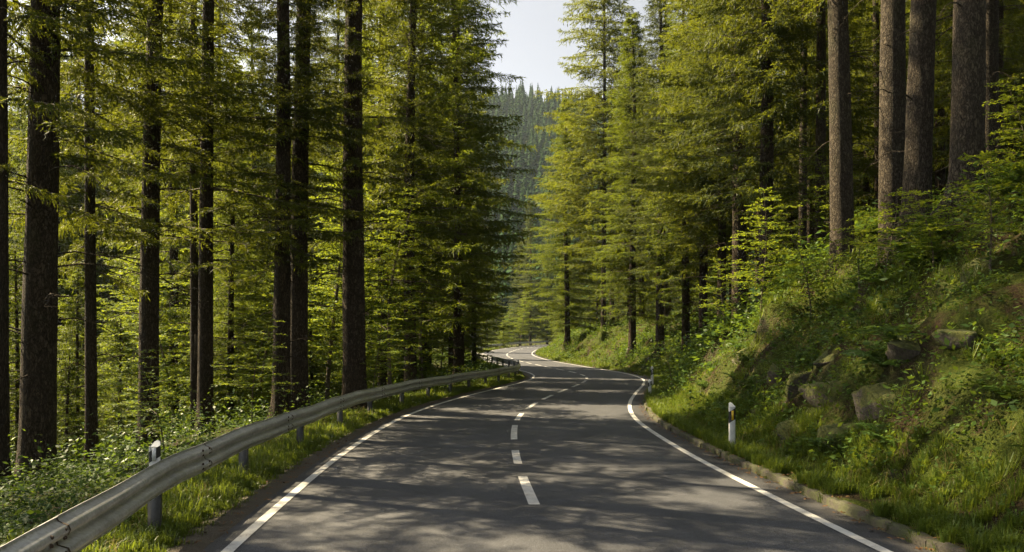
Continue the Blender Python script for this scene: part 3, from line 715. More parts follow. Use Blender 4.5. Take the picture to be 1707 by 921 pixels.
beech('beech0', 'beech_sapling', 1, 2.6, 1.5, 22); beech('beech1', 'beech_sapling', 2, 3.6, 1.8, 28); beech('beech2', 'beech_sapling', 3, 1.7, 1.15, 16, 0.07, 0.018)
beech('beechtree0', 'beech_tree', 4, 8.5, 3.0, 60, 0.12, 0.09, 0.2); beech('beechtree1', 'beech_tree', 6, 6.0, 2.4, 46, 0.11, 0.06, 0.12)
for kx in PROTO.values():
    COL.objects.unlink(kx['trunk']); COL.objects.unlink(kx['crown'])
_oldplace = place
def place(key, *a, **kw):
    pr = PROTO[key]
    if not pr['used']: COL.objects.link(pr['trunk']); COL.objects.link(pr['crown'])
    return _oldplace(key, *a, **kw)

PLACED = []
def tree_px(key, px, d, dia=None, s=1.0, rz=None, label='', group=None, lean=(0, 0), w=None, dz=0.0, wide=1.0):
    x, y = ground_px(px, d)
    while px > CX and d < 130 and HW - 1 < road_so([x], [y])[0][0] < HW + 2.7 or abs(road_so([x], [y])[0][0]) < HW + 1.8:
        d += 0.5; x, y = ground_px(px, d)
    if w: dia = w * d / F
    rz = (px * 1.7 + d) % 6.28 if rz is None else rz
    PLACED.append((x, y))
    return place(key, x, y, rz, s, dia / 2 * 0.97 if dia else None, label, group, lean=lean, z=h1(x, y) - 0.05 + dz, wide=wide)

GL = 'tall spruces behind the guardrail'
tree_px('pole0', 1, 12.6, w=24, wide=0.6, label='dark spruce cut by the picture edge behind the guardrail', group=GL)
tree_px('pole1', 62, 13.8, w=51, wide=1.25, label='thickest dark spruce trunk behind the guardrail, broad at its foot', group=GL, lean=(0, R(0.4)))
tree_px('pole2', 152, 16.2, w=18, wide=0.55, label='thin dark spruce pole between the thickest trunk and its straight neighbour', group=GL)
tree_px('pole3', 247, 18.0, w=31, wide=1.3, label='straight bare spruce trunk rising above the marker post behind the rail', group=GL, lean=(0, R(-0.5)))
tree_px('pole1', 325, 22.5, w=14, wide=0.6, label='slender spruce pole half hidden beside a thicker trunk', group=GL)
tree_px('pole0', 342, 20.0, w=24, wide=1.25, label='medium dark spruce with a slender pole at its shoulder', group=GL, lean=(0, R(-0.6)))
tree_px('pole2', 469, 21.0, w=28, wide=0.85, label='dark spruce trunk of the touching pair, the one nearer the valley', group=GL, rz=1.0)
tree_px('pole3', 497, 22.0, w=31, label='dark spruce trunk of the touching pair, the one nearer the road', group=GL, rz=4.0)
tree_px('pole1', 591, 20.6, w=37, label='thick dark spruce trunk standing alone right behind the guardrail', group=GL, rz=2.0)
tree_px('mid1', 640, 34, w=19, label='hazy spruce trunk behind sunlit beech leaves', group=GL)
tree_px('mid0', 684, 31, w=20, label='spruce with a sun edged trunk beyond the lone thick trunk', group=GL)
# spruces along the far valley side
GV = 'spruces along the valley side of the bend'
tree_px('mid1', 762, 38, s=1.2, wide=1.1, label='broad spruce with boughs hanging over the rail before the bend', group=GV, dia=0.42, rz=2.6)
tree_px('mid2', 705, 40, s=1.02, label='drooping spruce whose boughs reach toward the sky gap', group=GV, dia=0.42)
tree_px('mid0', 768, 43.5, s=0.98, label='spruce overhanging the rail where the road bends', group=GV, dia=0.4)
tree_px('mid1', 752, 54, s=0.95, label='shaded spruce standing behind the inner bend of the rail', group=GV, dia=0.4)
tree_px('full1', 790, 62, s=0.6, label='dark spruce beside the far stretch of guardrail', group=GV, dia=0.4)
tree_px('full2', 772, 78, s=0.62, label='dark spruce above the far end of the guardrail', group=GV, dia=0.4)
tree_px('full0', 812, 150, s=1.0, label='dark spruce standing where the road disappears', group='spruces where the road disappears')
tree_px('full3', 828, 165, s=1.0, label='second dark spruce where the road disappears, nearer its edge', group='spruces where the road disappears')
# bank side
GB = 'tall spruces on the bank'
tree_px('grey0', 1612, 14.3, w=49, label='thickest scaly trunk on the bank with flared mossy foot', group=GB, rz=0.4, lean=(0, R(0.4)))
tree_px('grey1', 1526, 15.8, w=41, label='scaly bank trunk touching its paler neighbour, downhill of the thickest', group=GB, rz=2.0, lean=(0, R(-2.0)))
tree_px('grey2', 1488, 17.5, w=41, label='pale scaly bank trunk just behind a darker one', group=GB, rz=1.2, lean=(0, R(-0.9)))
tree_px('grey0', 1405, 19.5, w=36, label='straight scaly bank trunk standing apart above the beech saplings', group=GB, rz=5.0, lean=(0, R(-1.0)))
tree_px('grey1', 1338, 27, w=13, label='thin pale sunlit trunk on the bank', group=GB, rz=3)
tree_px('grey2', 1367, 25, w=17, label='slim trunk with leafy sprigs next to the thin pale one', group=GB, rz=3.4)
tree_px('mid0', 1276, 25, w=23, wide=0.75, label='dark spruce trunk above the sapling thicket', group=GB, rz=3.0)
tree_px('pole2', 1645, 25, w=20, label='dark trunk deep in the wood above the thickest bank trunk', group=GB, rz=1.0)
tree_px('pole3', 1665, 29, w=14, label='thinner dark trunk deep in the wood uphill', group=GB, rz=2.0)
tree_px('mid2', 1232, 30, w=23, s=1.0, label='spruce with a big sunlit crown leaning over the bank', group=GB, rz=0.5)
tree_px('mid0', 1203, 35, w=14, s=1.05, label='thin spruce behind the big sunlit crown', group=GB, rz=1.5)
tree_px('mid0', 1172, 38, w=14, label='spruce in the row of thin trunks on the far bank', group=GB, rz=2.2)
tree_px('mid1', 1143, 41, w=13, label='dark thin trunk in the row on the far bank', group=GB, rz=3.2)
tree_px('mid2', 1100, 43, w=14, label='tall spruce between the row of trunks and the lit spruces', group=GB, rz=4.4)
tree_px('mid1', 1054, 57, w=12, s=1.1, wide=1.15, label='tall sunlit spruce with a thin straight dark stem in the middle of the row', group=GB, rz=0.3)
tree_px('full0', 946, 79, w=9, s=1.14, wide=1.32, label='pointed sunlit spruce beside the hillside view', group=GB, rz=1.3)
tree_px('mid0', 1006, 74, w=8, s=1.7, wide=1.25, label='tallest open spruce with bare boughs against the sky', group=GB, rz=2.3)
tree_px('full1', 912, 100, s=1.0, wide=1.2, label='sunlit spruce just past the pointed one', group=GB, rz=2.9)
tree_px('full2', 866, 190, s=1.15, wide=1.1, label='broad spruce closing the view at the end of the road', group='spruces where the road disappears', rz=1.9)
tree_px('full2', 884, 168, s=1.35, label='small sunlit spruce where the road disappears', group='spruces where the road disappears', rz=0.9)

# fill of the two woods
rng = np.random.default_rng(2024)
def fill(n, keys, xr, yr, minsep, smin, label, group, srange=(0.8, 1.1), cond=None, tries=6000):
    got = 0
    for _ in range(tries):
        if got >= n: break
        x = rng.uniform(*xr); y = rng.uniform(*yr)
        if cond and not cond(x, y): continue
        if PLACED and min((x - a) ** 2 + (y - b) ** 2 for a, b in PLACED) < minsep ** 2: continue
        s_, _y = road_so([x], [y]); s_ = s_[0]
        if (smin < 0 and s_ > smin) or (smin > 0 and s_ < smin): continue
        PLACED.append((x, y)); got += 1
        place(keys[rng.integers(len(keys))], x, y, rng.uniform(0, 6.28), rng.uniform(*srange), None, label, group, z=h1(x, y) - 0.1)
    return got
def px_of(x, y): return CX + x * F / y
INV = lambda x, y: -60 < px_of(x, y) < 780
lane = 21.0; kz = 0
while lane < 47:                                   # medium trees in lanes along the sun's path, so that light reaches each of them
    x = -4.0 - rng.uniform(0, 8)
    while x > -36:
        y = lane - 0.47 * x + rng.uniform(-0.6, 0.6)
        if INV(x, y) and y > 20 and road_so([x], [y])[0][0] < -7.4 and min((x - a) ** 2 + (y - b) ** 2 for a, b in PLACED) > 2.3 ** 2:
            PLACED.append((x, y)); kz += 1
            if kz % 3 == 0: place('beechtree%d' % (kz % 2), x, y, rng.uniform(0, 6.28), rng.uniform(0.9, 1.25), None, 'young beech glowing in the sunlit valley wood', 'young beeches of the valley wood', z=h1(x, y) - 0.1)
            else: place(['full0', 'full1', 'full3'][kz % 3], x, y, rng.uniform(0, 6.28), rng.uniform(0.4, 0.58), None, 'leafy medium spruce in the sunlit wood behind the dark trunks', 'medium valley wood spruces', z=h1(x, y) - 0.1)
        x -= rng.uniform(6.0, 9.0)
    lane += 2.6
fill(13, ['mid0', 'mid1', 'mid2', 'full0', 'full1'], (-44, -5), (44, 66), 4.6, -8.0, 'spruce in the crowded sunlit wood on the valley side', 'valley wood spruces', (0.75, 0.98), INV)
fill(9, ['mid0', 'mid2', 'mid1'], (-34, -14), (33, 46), 4.0, -8.0, 'spruce in the crowded sunlit wood on the valley side', 'valley wood spruces', (0.85, 1.05), lambda x, y: -60 < px_of(x, y) < 420 and y + 0.47 * x > 21)
fill(22, ['mid1', 'mid1', 'mid2', 'full1'], (-42, -8), (37, 66), 3.4, -8.0, 'spruce in the crowded sunlit wood on the valley side', 'valley wood spruces', (1.2, 1.5), lambda x, y: -60 < px_of(x, y) < 620 and y + 0.47 * x > 28)
fill(18, ['mid0', 'mid1', 'full2', 'full0', 'mid2'], (-62, -16), (46, 84), 4.2, -8.0, 'spruce in the crowded sunlit wood on the valley side', 'valley wood spruces', (0.95, 1.25), lambda x, y: -60 < px_of(x, y) < 470)
fill(4, ['pole0', 'pole1', 'pole2', 'pole3'], (-20, -8.5), (2, 13), 3.8, -8, 'tall spruce beside the road outside the picture edge', 'spruces shading the near road', (0.9, 1.05), lambda x, y: px_of(x, y) < -90)
fill(80, ['mid0', 'mid0', 'mid2', 'pole2', 'pole1', 'pole3'], (7, 60), (24, 85), 3.2, 9.5, 'spruce in the dark wood up the bank', 'bank wood spruces', (0.8, 1.1),
     lambda x, y: 1010 < px_of(x, y) < 1850)
fill(10, ['grey0', 'grey2', 'pole0'], (12, 34), (14, 26), 3.4, 12, 'scaly stemmed spruce higher up the bank', 'upper bank spruces', (0.85, 1.05), lambda x, y: px_of(x, y) < 1950 and px_of(x, y) > 1430)
fill(26, ['full0', 'full1', 'full2', 'full3'], (-40, 40), (95, 185), 4.2, 7, 'spruce in the wood beyond the end of the visible road', 'spruces past the road end', (0.7, 0.95), lambda x, y: px_of(x, y) > 900)
fill(22, ['full0', 'full1', 'full2', 'full3'], (-60, -6), (85, 185), 4.5, -7, 'spruce in the wood beyond the inner bend', 'spruces past the inner bend', (0.7, 0.95), lambda x, y: px_of(x, y) < 812)

# beech saplings and small beech trees
GS = 'beech saplings on the bank'
def sap(key, px, d, s, label, group, rz=0.0, dz=0.0, name=None):
    x, y = ground_px(px, d); place(key, x, y, rz, s, None, label, group, z=h1(x, y) - 0.05 + dz, cat='sapling' if 'tree' not in key else 'tree')
for i, (key, px, d, s, lb) in enumerate([
    ('beech1', 1352, 17.5, 0.72, 'leafy beech sapling in front of the thin pale trunk'),
    ('beech1', 1268, 21.0, 1.0, 'bright beech sapling at the crest of the lit bank'),
    ('beech0', 1432, 15.5, 0.65, 'beech sapling below the straight standing scaly trunk'),
    ('beech0', 1208, 24.0, 0.9, 'small bright beech sapling lowest along the crest of the bank'),
    ('beech0', 1556, 12.8, 0.55, 'beech sapling spreading level sprays across the paired trunks'),
    ('beech1', 1716, 13.2, 0.6, 'beech sapling uphill of the thickest bank trunk'),
    ('beech2', 1650, 11.2, 1.0, 'low beech sapling on the mossy shoulder of the bank'),
    ('beech2', 1475, 14.3, 1.0, 'low beech sapling between the scaly trunks and the rocks'),
    ('beech0', 1310, 24.5, 1.0, 'beech sapling behind the lit thicket'),
    ('beech1', 1400, 23.5, 1.0, 'beech sapling in shade behind the straight scaly trunk'),
    ('beech2', 1120, 30.0, 1.1, 'beech sapling low on the far bank')]):
    sap(key, px, d, s, lb, GS, rz=i * 1.3)
GT = 'young beeches behind the guardrail'
for i, (key, px, d, s, lb) in enumerate([
    ('beechtree0', 650, 27.5, 0.95, 'bright young beech just beyond the lone thick spruce'),
    ('beechtree1', 705, 33, 1.0, 'bright young beech under the drooping spruce'),
    ('beechtree0', 545, 27, 1.0, 'sunlit young beech between the touching pair and the lone thick spruce'),
    ('beechtree1', 430, 26, 1.1, 'sunlit young beech between the medium dark spruce and the touching pair'),
    ('beechtree0', 400, 32, 1.1, 'young beech glowing deep in the valley wood'),
    ('beechtree1', 290, 25, 1.0, 'young beech behind the straight bare trunk'),
    ('beech1', 275, 15.5, 0.7, 'slim beech sapling beside the marker post behind the rail'),
    ('beech1', 620, 23.5, 0.9, 'beech sapling at the foot of the lone thick spruce'),
    ('beech1', 420, 19, 0.75, 'small beech sapling just behind the rail'),
    ('beechtree1', 590, 38, 1.1, 'young beech in the sunny gap far behind the lone thick spruce'),
    ('beechtree1', 850, 140, 1.2, 'pale leafy tree at the end of the road'),
    ('beechtree0', 868, 152, 1.3, 'tall pale leafy tree at the end of the road'),
    ('beechtree1', 735, 60, 1.1, 'young beech by the inner bend of the far rail')]):
    sap(key, px, d, s, lb, GT, rz=i * 2.1)
for i, (px, d, s, lb) in enumerate([(130, 24, 0.9, 'young spruce behind the thin dark pole'), (200, 30, 1.1, 'young spruce between thin pole and straight trunk'), (380, 28, 1.0, 'young spruce behind the rail in the sun'),
    (520, 33, 1.1, 'young spruce in the gap beyond the touching pair'), (30, 20, 0.9, 'young spruce beside the thickest valley trunk'), (110, 18.5, 0.6, 'smallest young spruce behind the near rail'),
    (560, 42, 1.2, 'young spruce far back in the sunny gap'), (840, 130, 1.0, 'young spruce by the end of the road')]):
    x, y = ground_px(px, d); place('young%d' % (i % 2), x, y, i * 1.1, s, None, lb, 'young spruces on the valley side', z=h1(x, y) - 0.05)

# ================================================================== UNDERGROWTH
def fern_mesh(seed, nf=9, ln=0.75):
    rng = np.random.default_rng(seed); Qs = []; w = MB()
    for i in range(nf):
        az = i * 6.283 / nf + rng.normal(0, 0.25); d = np.array([math.cos(az), math.sin(az), 0]); s_ = np.array([-d[1], d[0], 0]); l = ln * rng.uniform(0.65, 1.15); rise = rng.uniform(0.6, 1.1)
        u = np.linspace(0.02, 1, 24); P = d * (l * 0.85 * u)[:, None] + np.array([0, 0, 1.0]) * (l * (rise * u - 0.75 * rise * u ** 2.2))[:, None]
        T = unit(np.gradient(P, axis=0)); V, f = tube(P[::4], np.linspace(0.006, 0.002, 6), 3); w.add(V, f)
        wd = l * 0.24 * np.sin(np.clip(u * 1.06 + 0.12, 0, 1) ** 0.8 * math.pi) + 0.012
        for sd in (-1, 1):
            D = unit(T * 0.45 + s_ * sd + np.array([0, 0, -0.15]) + rng.normal(0, 0.08, T.shape))
            Qs.append(diamonds(rng, P, D, wd * rng.uniform(0.85, 1.1, 24), np.full(24, l * 0.05), 0.2))
    b = MB(); b.quads(np.concatenate(Qs), 0); off = b.n; b.V += w.V; b.F += [f + off for f in w.F]; b.M += [0] * len(w.F); b.n += w.n
    return b
FERN = [fern_mesh(i, 8 + i, 0.7).build('fern', M['fern']) for i in range(4)]
for o in FERN: COL.objects.unlink(o)
def at_road(y, off):
    i = iy(y); p = RC[i] + RN[i] * off; return float(p[0]), float(p[1])
fu = [False] * 4; nf = 0
frng = np.random.default_rng(77)
def put_fern(x, y, s, label, group):
    i = int(frng.integers(4))
    if not fu[i]: o = FERN[i]; fu[i] = True
    else: o = FERN[i].copy()
    COL.objects.link(o); o.location = (x, y, h1(x, y) - 0.03); o.rotation_euler = (frng.normal(0, 0.12), frng.normal(0, 0.12) , frng.uniform(0, 6.28)); o.scale = (s, s, s)
    tag(o, label, 'fern', group)
for _ in range(210):
    y = 7 + 33 * frng.random() ** 1.3; off = HW + 1.5 + frng.random() ** 0.8 * 7.5; x, yy = at_road(y, off)
    put_fern(x, yy, frng.uniform(0.6, 1.45), 'arching green fern growing among the plants of the mossy bank', 'ferns on the bank')
for _ in range(50):
    y = 8 + 26 * frng.random(); off = -(HW + 2.2 + frng.random() ** 1.2 * 7); x, yy = at_road(y, off)
    put_fern(x, yy, frng.uniform(0.6, 1.2), 'green fern on the shaded slope below the guardrail', 'ferns below the guardrail')

def road_world(Yr, Off):
    j = np.interp(Yr, RC[:, 1], np.arange(len(RC))).astype(int)
    return RC[j] + RN[j] * Off[:, None]

def herb_patch(seed, n, yr, offr, size, lean=0.0, leafn=22, spread=0.22, hgt=0.3, leaf=0.06, ypow=1.0, opow=1.0, patch=0.0):
    """many small leafy plants: returns leaf quads"""
    rng = np.random.default_rng(seed)
    Y = yr[0] + (yr[1] - yr[0]) * rng.random(n) ** ypow; O = offr[0] + (offr[1] - offr[0]) * rng.random(n) ** opow
    XY = road_world(Y, O)
    if patch:
        kp = vnoise(XY[:, 0] / 1.1, XY[:, 1] / 1.1, seed + 3) + rng.normal(0, 0.08, n) > patch; XY = XY[kp]; n = len(XY)
    Z = height(XY[:, 0], XY[:, 1]); sc = size * rng.uniform(0.5, 1.4, n)
    base = np.c_[XY, Z - 0.02]
    m = leafn; az = rng.uniform(0, 6.28, (n, m)); r = spread * np.sqrt(rng.random((n, m))) * sc[:, None]; zz = hgt * rng.random((n, m)) ** 0.8 * sc[:, None] * (1.1 - 0.6 * r / (spread * sc[:, None]))
    O3 = base[:, None] + np.stack([r * np.cos(az), r * np.sin(az), zz], -1)
    D = unit(np.stack([np.cos(az), np.sin(az), rng.uniform(-0.5, 0.5, (n, m))], -1) + rng.normal(0, 0.35, (n, m, 3)))
    l = leaf * rng.uniform(0.6, 1.4, (n, m)) * (0.7 + 0.5 * sc[:, None])
    O3 = O3.reshape(-1, 3); D = D.reshape(-1, 3); l = l.ravel()
    return diamonds(rng, O3, D, l, l * rng.uniform(0.35, 0.6, len(l)), 0.45)
def grass_patch(seed, n, yr, offr, hgt, blades=14, ypow=1.0, opow=1.0, patch=-1.0, wid=0.0055, hang=0.0, spread=0.09):
    rng = np.random.default_rng(seed)
    Y = yr[0] + (yr[1] - yr[0]) * rng.random(n) ** ypow; O = offr[0] + (offr[1] - offr[0]) * rng.random(n) ** opow
    XY = road_world(Y, O); kp = vnoise(XY[:, 0] / 0.9, XY[:, 1] / 0.9, seed + 3) + 0.5 * vnoise(XY[:, 0] / 0.3, XY[:, 1] / 0.3, seed + 5) > patch; XY = XY[kp]; Yk = Y[kp]; n = len(XY)
    Z = height(XY[:, 0], XY[:, 1]); m = blades
    az = rng.uniform(0, 6.28, (n, m)); r = spread * rng.random((n, m))
    B = np.c_[XY, Z - 0.01][:, None] + np.stack([r * np.cos(az), r * np.sin(az), 0 * r], -1)
    hs = hgt * rng.uniform(0.45, 1.25, (n, m)) * rng.uniform(0.6, 1.2, (n, 1)); w = wid * (0.7 + 0.02 * Yk[:, None]) * rng.uniform(0.7, 1.3, (n, m))
    out = rng.uniform(0.15, 0.75, (n, m)) + hang
    d = np.stack([np.cos(az), np.sin(az), 0 * az], -1); s_ = np.stack([-np.sin(az), np.cos(az), 0 * az], -1)
    mid = B + d * (hs * out * 0.35)[..., None] + np.array([0, 0, 1.0]) * (hs * 0.6)[..., None]
    tip = B + d * (hs * out)[..., None] + np.array([0, 0, 1.0]) * (hs * (0.95 - 0.55 * out))[..., None]
    w = w[..., None]
    q1 = np.stack([B - s_ * w, B + s_ * w, mid + s_ * w * 0.75, mid - s_ * w * 0.75], 2).reshape(-1, 4, 3)
    q2 = np.stack([mid - s_ * w * 0.75, mid + s_ * w * 0.75, tip, tip], 2)[:, :, :3].reshape(-1, 3, 3)
    return q1, q2
def stuff_grass(name, label, parts, mats):
    b = MB()
    for (q1, q2), m in parts:
        b.quads(q1, m); k_ = len(q2); b.add(q2.reshape(-1, 3), np.arange(k_ * 3).reshape(k_, 3), m)
    o = b.build(name, mats); tag(o, label, 'grass', kind='stuff'); return o
stuff_grass('verge_grass', 'bright green grass on the verge under the guardrail', [
    (grass_patch(1, 8500, (3, 46), (-(HW + 0.5), -(HW + 2.4)), 0.19, 18, 1.4, 1.0, -0.55), 0),
    (grass_patch(2, 700, (5, 46), (-(HW + 0.7), -(HW + 2.0)), 0.34, 12, 1.5, 1.0, -0.2), 0),
    (grass_patch(4, 500, (5, 46), (-(HW + 0.75), -(HW + 2.6)), 0.28, 8, 1.5, 1.0, 0.0), 1),
    (grass_patch(3, 2600, (46, 125), (-(HW + 0.6), -(HW + 3.0)), 0.28, 12, 1.0, 1.0, -0.6), 0)], [M['grass'], M['drygrass']])
stuff_grass('bank_grass', 'green grass hanging on the bank above the kerb', [
    (grass_patch(11, 6500, (4, 48), (HW + 0.56, HW + 1.9), 0.22, 18, 1.4, 1.3, -0.4), 0),
    (grass_patch(12, 5200, (5, 48), (HW + 1.6, HW + 7.0), 0.38, 14, 1.3, 1.2, 0.16, hang=0.35), 0),
    (grass_patch(14, 900, (5, 48), (HW + 1.0, HW + 7.0), 0.36, 10, 1.3, 1.2, 0.08, hang=0.4), 1),
    (grass_patch(13, 4200, (26, 125), (HW + 0.5, HW + 6.0), 0.34, 13, 1.2, 1.2, -0.3, hang=0.2), 0)], [M['grass'], M['drygrass']])
b = MB()
for Q, m_ in ((herb_patch(21, 3600, (5, 46), (HW + 1.3, HW + 9.0), 1.0, leafn=30, leaf=0.045, ypow=1.3, patch=-0.15), 0),
              (herb_patch(22, 1500, (5, 46), (HW + 2.5, HW + 12.0), 1.4, leafn=40, hgt=0.38, leaf=0.05, ypow=1.3, patch=0.0), 1),
              (herb_patch(23, 2600, (30, 95), (HW + 1.3, HW + 13), 1.7, leafn=26, hgt=0.4, leaf=0.11, patch=-0.1), 0),
              (herb_patch(25, 900, (22, 60), (HW + 2, HW + 10), 2.2, leafn=34, hgt=0.5, leaf=0.09, patch=0.0), 1),
              (herb_patch(27, 700, (5, 46), (HW + 1.6, HW + 9), 2.0, leafn=48, hgt=0.45, leaf=0.055, spread=0.3, ypow=1.3, patch=0.05), 3),
              (herb_patch(26, 2200, (5, 46), (HW + 1.2, HW + 8), 1.5, leafn=30, hgt=0.4, leaf=0.06, spread=0.26, ypow=1.3, patch=-0.05), 0),
              (herb_patch(24, 8500, (5, 40), (HW + 1.1, HW + 9), 0.55, leafn=26, hgt=0.12, leaf=0.035, spread=0.3, ypow=1.3, patch=-0.1), 2)):
    b.quads(Q, m_)
o = b.build('bank_undergrowth', [M['herb'], M['fern'], M['moss'], M['darkherb']]); tag(o, 'mixed herbs, moss and seedlings covering the bank', 'undergrowth', kind='stuff')
b = MB()
for Q, m_ in ((herb_patch(34, 500, (4.5, 15), (-(HW + 1.7), -(HW + 6.5)), 1.3, leafn=34, hgt=0.3, leaf=0.055, spread=0.3), 2), (herb_patch(31, 3800, (5, 50), (-(HW + 1.8), -(HW + 14)), 1.2, leafn=26, hgt=0.34, leaf=0.045, ypow=1.0, patch=0.0), 0),
              (herb_patch(32, 1700, (8, 60), (-(HW + 2.3), -(HW + 18)), 2.0, leafn=44, hgt=0.5, leaf=0.05, patch=0.0), 1),
              (herb_patch(33, 1600, (46, 130), (-(HW + 1.8), -(HW + 16)), 2.2, leafn=26, hgt=0.4, leaf=0.13, patch=-0.1), 0)):
    b.quads(Q, m_)
o = b.build('slope_undergrowth', [M['herb'], M['fern'], M['darkherb']]); tag(o, 'leafy undergrowth on the slope below the guardrail', 'undergrowth', kind='stuff')
# fallen leaves along the edges of the road
lr = np.random.default_rng(8); n = 2600
Y = 4 + 40 * lr.random(n) ** 1.5; sd = lr.random(n) < 0.55
O = np.where(sd, HW + 0.28 + lr.gamma(1.3, 0.14, n), -(HW + 0.18 + lr.gamma(1.5, 0.16, n)))
XY = road_world(Y, O); a_ = np.abs(O) - HW
Z = zprof(XY[:, 1]) + np.where(O > 0, np.where((a_ > 0.45) & (a_ < 0.66), 0.135, np.where(a_ >= 0.66, 0.15, 0.03)), 0.035)
az = lr.uniform(0, 6.28, n); D = unit(np.c_[np.cos(az), np.sin(az), lr.normal(0, 0.25, n)])
b = MB(); b.quads(diamonds(lr, np.c_[XY, Z], D, lr.uniform(0.025, 0.06, n), lr.uniform(0.018, 0.035, n), 0.3))
o = b.build('fallen_leaves', M['litter']); tag(o, 'brown fallen leaves lying along both road edges', 'leaves', kind='stuff')

# mossy rocks set in the bank
def rock(px, d, size, label, seed, sq=(1, 1, 1), dz=0.0):
    x, y = ground_px(px, d); z = h1(x, y)
    rng = np.random.default_rng(seed)
    import bmesh
    bm = bmesh.new(); bmesh.ops.create_icosphere(bm, subdivisions=4, radius=1.0)
    V = np.array([v.co[:] for v in bm.verts]); Fc = np.array([[v.index for v in f_.verts] for f_ in bm.faces]); bm.free()
    for _ in range(18):                            # flat broken faces
        nrm = unit(rng.normal(0, 1, 3)); dd = V @ nrm; cut = rng.uniform(0.38, 0.8); V = V - np.where(dd > cut, dd - cut, 0)[:, None] * nrm * 0.9
    V = V * (1 + 0.16 * fbm(V[:, 0] * 2.2 + seed, V[:, 1] * 2 + V[:, 2] * 1.7, seed, 5) + 0.12 * np.abs(vnoise(V[:, 2] * 5 + V[:, 0] * 1.5, V[:, 1] * 2 + seed, seed)))[:, None]
    V = V * np.array(sq) * size
    o = link_mesh('mossy_rock', V, [Fc], M['rock'], smooth=False); o.location = (x, y, z + dz); o.rotation_euler = (rng.uniform(-0.4, 0.4), rng.uniform(-0.4, 0.4), rng.uniform(0, 6))
    tag(o, label, 'rock', 'mossy rocks in the bank'); return o
for i, (px, d, s, lb, sq) in enumerate([
 (1352, 14.2, 0.75, 'tall slanting grey rock face poking from the bank', (0.6, 1.3, 1.1)),
 (1395, 13.0, 0.75, 'dark mossy boulder below the slanting rock face', (1.1, 1, 0.9)),
 (1412, 11.6, 0.6, 'mossy yellow green rock low in the middle of the bank', (1.2, 0.9, 0.9)),
 (1475, 11.3, 0.7, 'bare brown rock with moss cap in the middle of the bank', (0.9, 1.1, 1)),
 (1335, 12.9, 0.5, 'small dark rock near the foot of the bank', (1, 1.2, 0.9)),
 (1520, 11.4, 0.65, 'rounded rock overgrown by grass higher on the bank', (1.2, 1, 0.8)),
 (1250, 19.5, 0.7, 'pale rock showing through the lit bank', (0.8, 1.3, 0.9)),
 (1215, 22.5, 0.6, 'brown rock farther along the lit bank', (1, 1.2, 0.9)),
 (1600, 10.4, 0.5, 'mossy rock among ferns close to the picture edge', (1, 1, 0.8)),
 (1480, 9.8, 0.38, 'small mossy rock just above the kerb', (1.2, 1, 0.8)),
 (1300, 16.2, 0.65, 'slab of rock jutting from the bank between lit and shaded slope', (0.6, 1.4, 0.9)),
 (1440, 13.4, 0.7, 'broad dark rock ledge under the low beech sapling', (1.3, 0.8, 0.8)),
 (1565, 12.0, 0.6, 'dark rock ledge below the paired scaly trunks', (1.3, 0.9, 0.8)),
 (1275, 15.3, 0.4, 'low rock at the foot of the bank behind the nearest marker post', (1.2, 1, 0.8)),
 (1640, 11.6, 0.6, 'mossy ledge below the thickest bank trunk', (1.2, 1, 0.7)),
 (1160, 27.0, 0.6, 'dark rock in the far lit bank near the bend', (1, 1.3, 0.8))]):
    rock(px, d, s * 0.9, lb, i + 3, sq, -0.27 * s / 0.5)

# ================================================================== FAR WOOD
fr = np.random.default_rng(99); b = MB()
def cone_tree(rng, P, H, Rr, nl, per):
    n = len(P); out = []
    for l_ in range(nl):
        t = (l_ + 0.3) / nl
        az = rng.uniform(0, 6.28, (n, per)); rr = Rr[:, None] * (1 - t) ** 0.85 * rng.uniform(0.55, 1.15, (n, per)); zt = H[:, None] * (0.08 + 0.92 * t) + rng.normal(0, 0.25, (n, per))
        d = np.stack([np.cos(az), np.sin(az), 0 * az], -1); s_ = np.stack([-np.sin(az), np.cos(az), 0 * az], -1)
        a_ = P[:, None] + np.stack([0 * az, 0 * az, zt + 0.9 * H[:, None] / nl], -1)
        tip = P[:, None] + d * rr[..., None] + np.stack([0 * az, 0 * az, zt - rr * 0.35], -1)
        m_ = a_ * 0.45 + tip * 0.55; wv = (rr * 0.42)[..., None]
        out.append(np.stack([a_, m_ + s_ * wv, tip, m_ - s_ * wv], 2).reshape(-1, 4, 3))
    return np.concatenate(out)
def scatter(n, xr, yr, cond=None):
    X = fr.uniform(*xr, n); Y = fr.uniform(*yr, n)
    if cond is not None: kp = cond(X, Y); X, Y = X[kp], Y[kp]
    return np.c_[X, Y, height(X, Y, False) - 0.3]
P = scatter(2100, (-110, 150), (215, 680), lambda X, Y: np.abs(X - 0.02 * Y) < 0.17 * Y)
b.quads(cone_tree(fr, P, fr.uniform(17, 30, len(P)), fr.uniform(4.2, 6.6, len(P)), 17, 11))
P = scatter(5000, (-520, 560), (215, 700), lambda X, Y: (np.abs(X - 0.02 * Y) >= 0.17 * Y) & (np.abs(X) < 0.85 * Y))
b.quads(cone_tree(fr, P, fr.uniform(14, 28, len(P)), fr.uniform(3.8, 6.0, len(P)), 9, 7))
o = b.build('far_forest', M['needle_far']); tag(o, 'conifer wood covering the hazy hillside beyond the road', 'forest', kind='stuff')

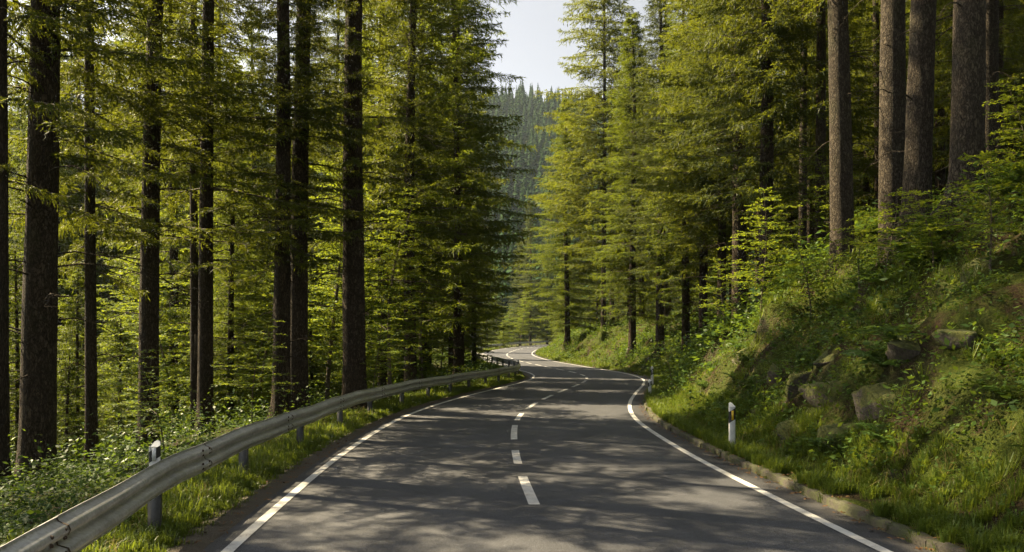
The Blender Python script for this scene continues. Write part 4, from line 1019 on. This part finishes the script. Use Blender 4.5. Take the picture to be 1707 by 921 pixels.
# ================================================================== HAZE, LIGHT, CAMERA
m, nt = mat('thin air'); pv = N(nt, 'ShaderNodeVolumePrincipled'); pv.inputs['Color'].default_value = (0.7, 0.86, 1.0, 1); pv.inputs['Density'].default_value = 0.0001; pv.inputs['Anisotropy'].default_value = 0.3
o_ = nt.nodes.new('ShaderNodeOutputMaterial'); nt.links.new(pv.outputs[0], o_.inputs['Volume'])
zmin = float(GZ.min()) - 1.0; b = MB(); ztop = float(GZ.max()) + 40
b.box((0, 625, (zmin + ztop) / 2), (1010, 790, (ztop - zmin) / 2)); hz = b.build('haze', m); tag(hz, 'thin pale haze filling the valley air', 'haze', kind='stuff')

w = bpy.data.worlds.new('World'); S.world = w; w.use_nodes = True; nt = w.node_tree
bg = nt.nodes['Background']; sky = nt.nodes.new('ShaderNodeTexSky'); sky.sky_type = 'NISHITA'; sky.sun_disc = False
sky.sun_elevation = R(SUN_EL); sky.sun_rotation = math.atan2(SUN_AZ[0], SUN_AZ[1]); sky.air_density = 0.6; sky.dust_density = 2.6; sky.ozone_density = 1.0
hs = nt.nodes.new('ShaderNodeHueSaturation'); hs.inputs['Saturation'].default_value = 0.22; nt.links.new(sky.outputs[0], hs.inputs['Color']); nt.links.new(hs.outputs[0], bg.inputs[0]); bg.inputs[1].default_value = 0.05
sun = bpy.data.lights.new('sun', 'SUN'); sun.energy = 5.0; sun.angle = R(0.45); sun.color = (1.0, 0.81, 0.5)
so = bpy.data.objects.new('sun', sun); COL.objects.link(so)
v = Vector((SUN_AZ[0] * math.cos(R(SUN_EL)), SUN_AZ[1] * math.cos(R(SUN_EL)), math.sin(R(SUN_EL))))
so.rotation_euler = v.to_track_quat('Z', 'Y').to_euler(); so.location = v * 100

cam = bpy.data.cameras.new('camera'); co_ = bpy.data.objects.new('camera', cam); COL.objects.link(co_)
co_.location = (0, 0, CAMH); co_.rotation_euler = (R(90), 0, 0); cam.sensor_width = 36; cam.lens = F / 1707 * 36
cam.shift_y = (HOR - 460.5) / 1707; cam.clip_start = 0.1; cam.clip_end = 4000
S.camera = co_
S.view_settings.view_transform = 'Standard'; S.view_settings.look = 'None'; S.view_settings.exposure = 2.25; S.view_settings.gamma = 1; S.view_settings.use_curve_mapping = False
cy = S.cycles; cy.max_bounces = 7; cy.diffuse_bounces = 4; cy.glossy_bounces = 2; cy.transmission_bounces = 5; cy.transparent_max_bounces = 4; cy.volume_bounces = 0
cy.use_denoising = True; cy.use_adaptive_sampling = True; cy.adaptive_threshold = 0.02
cy.sample_clamp_indirect = 6
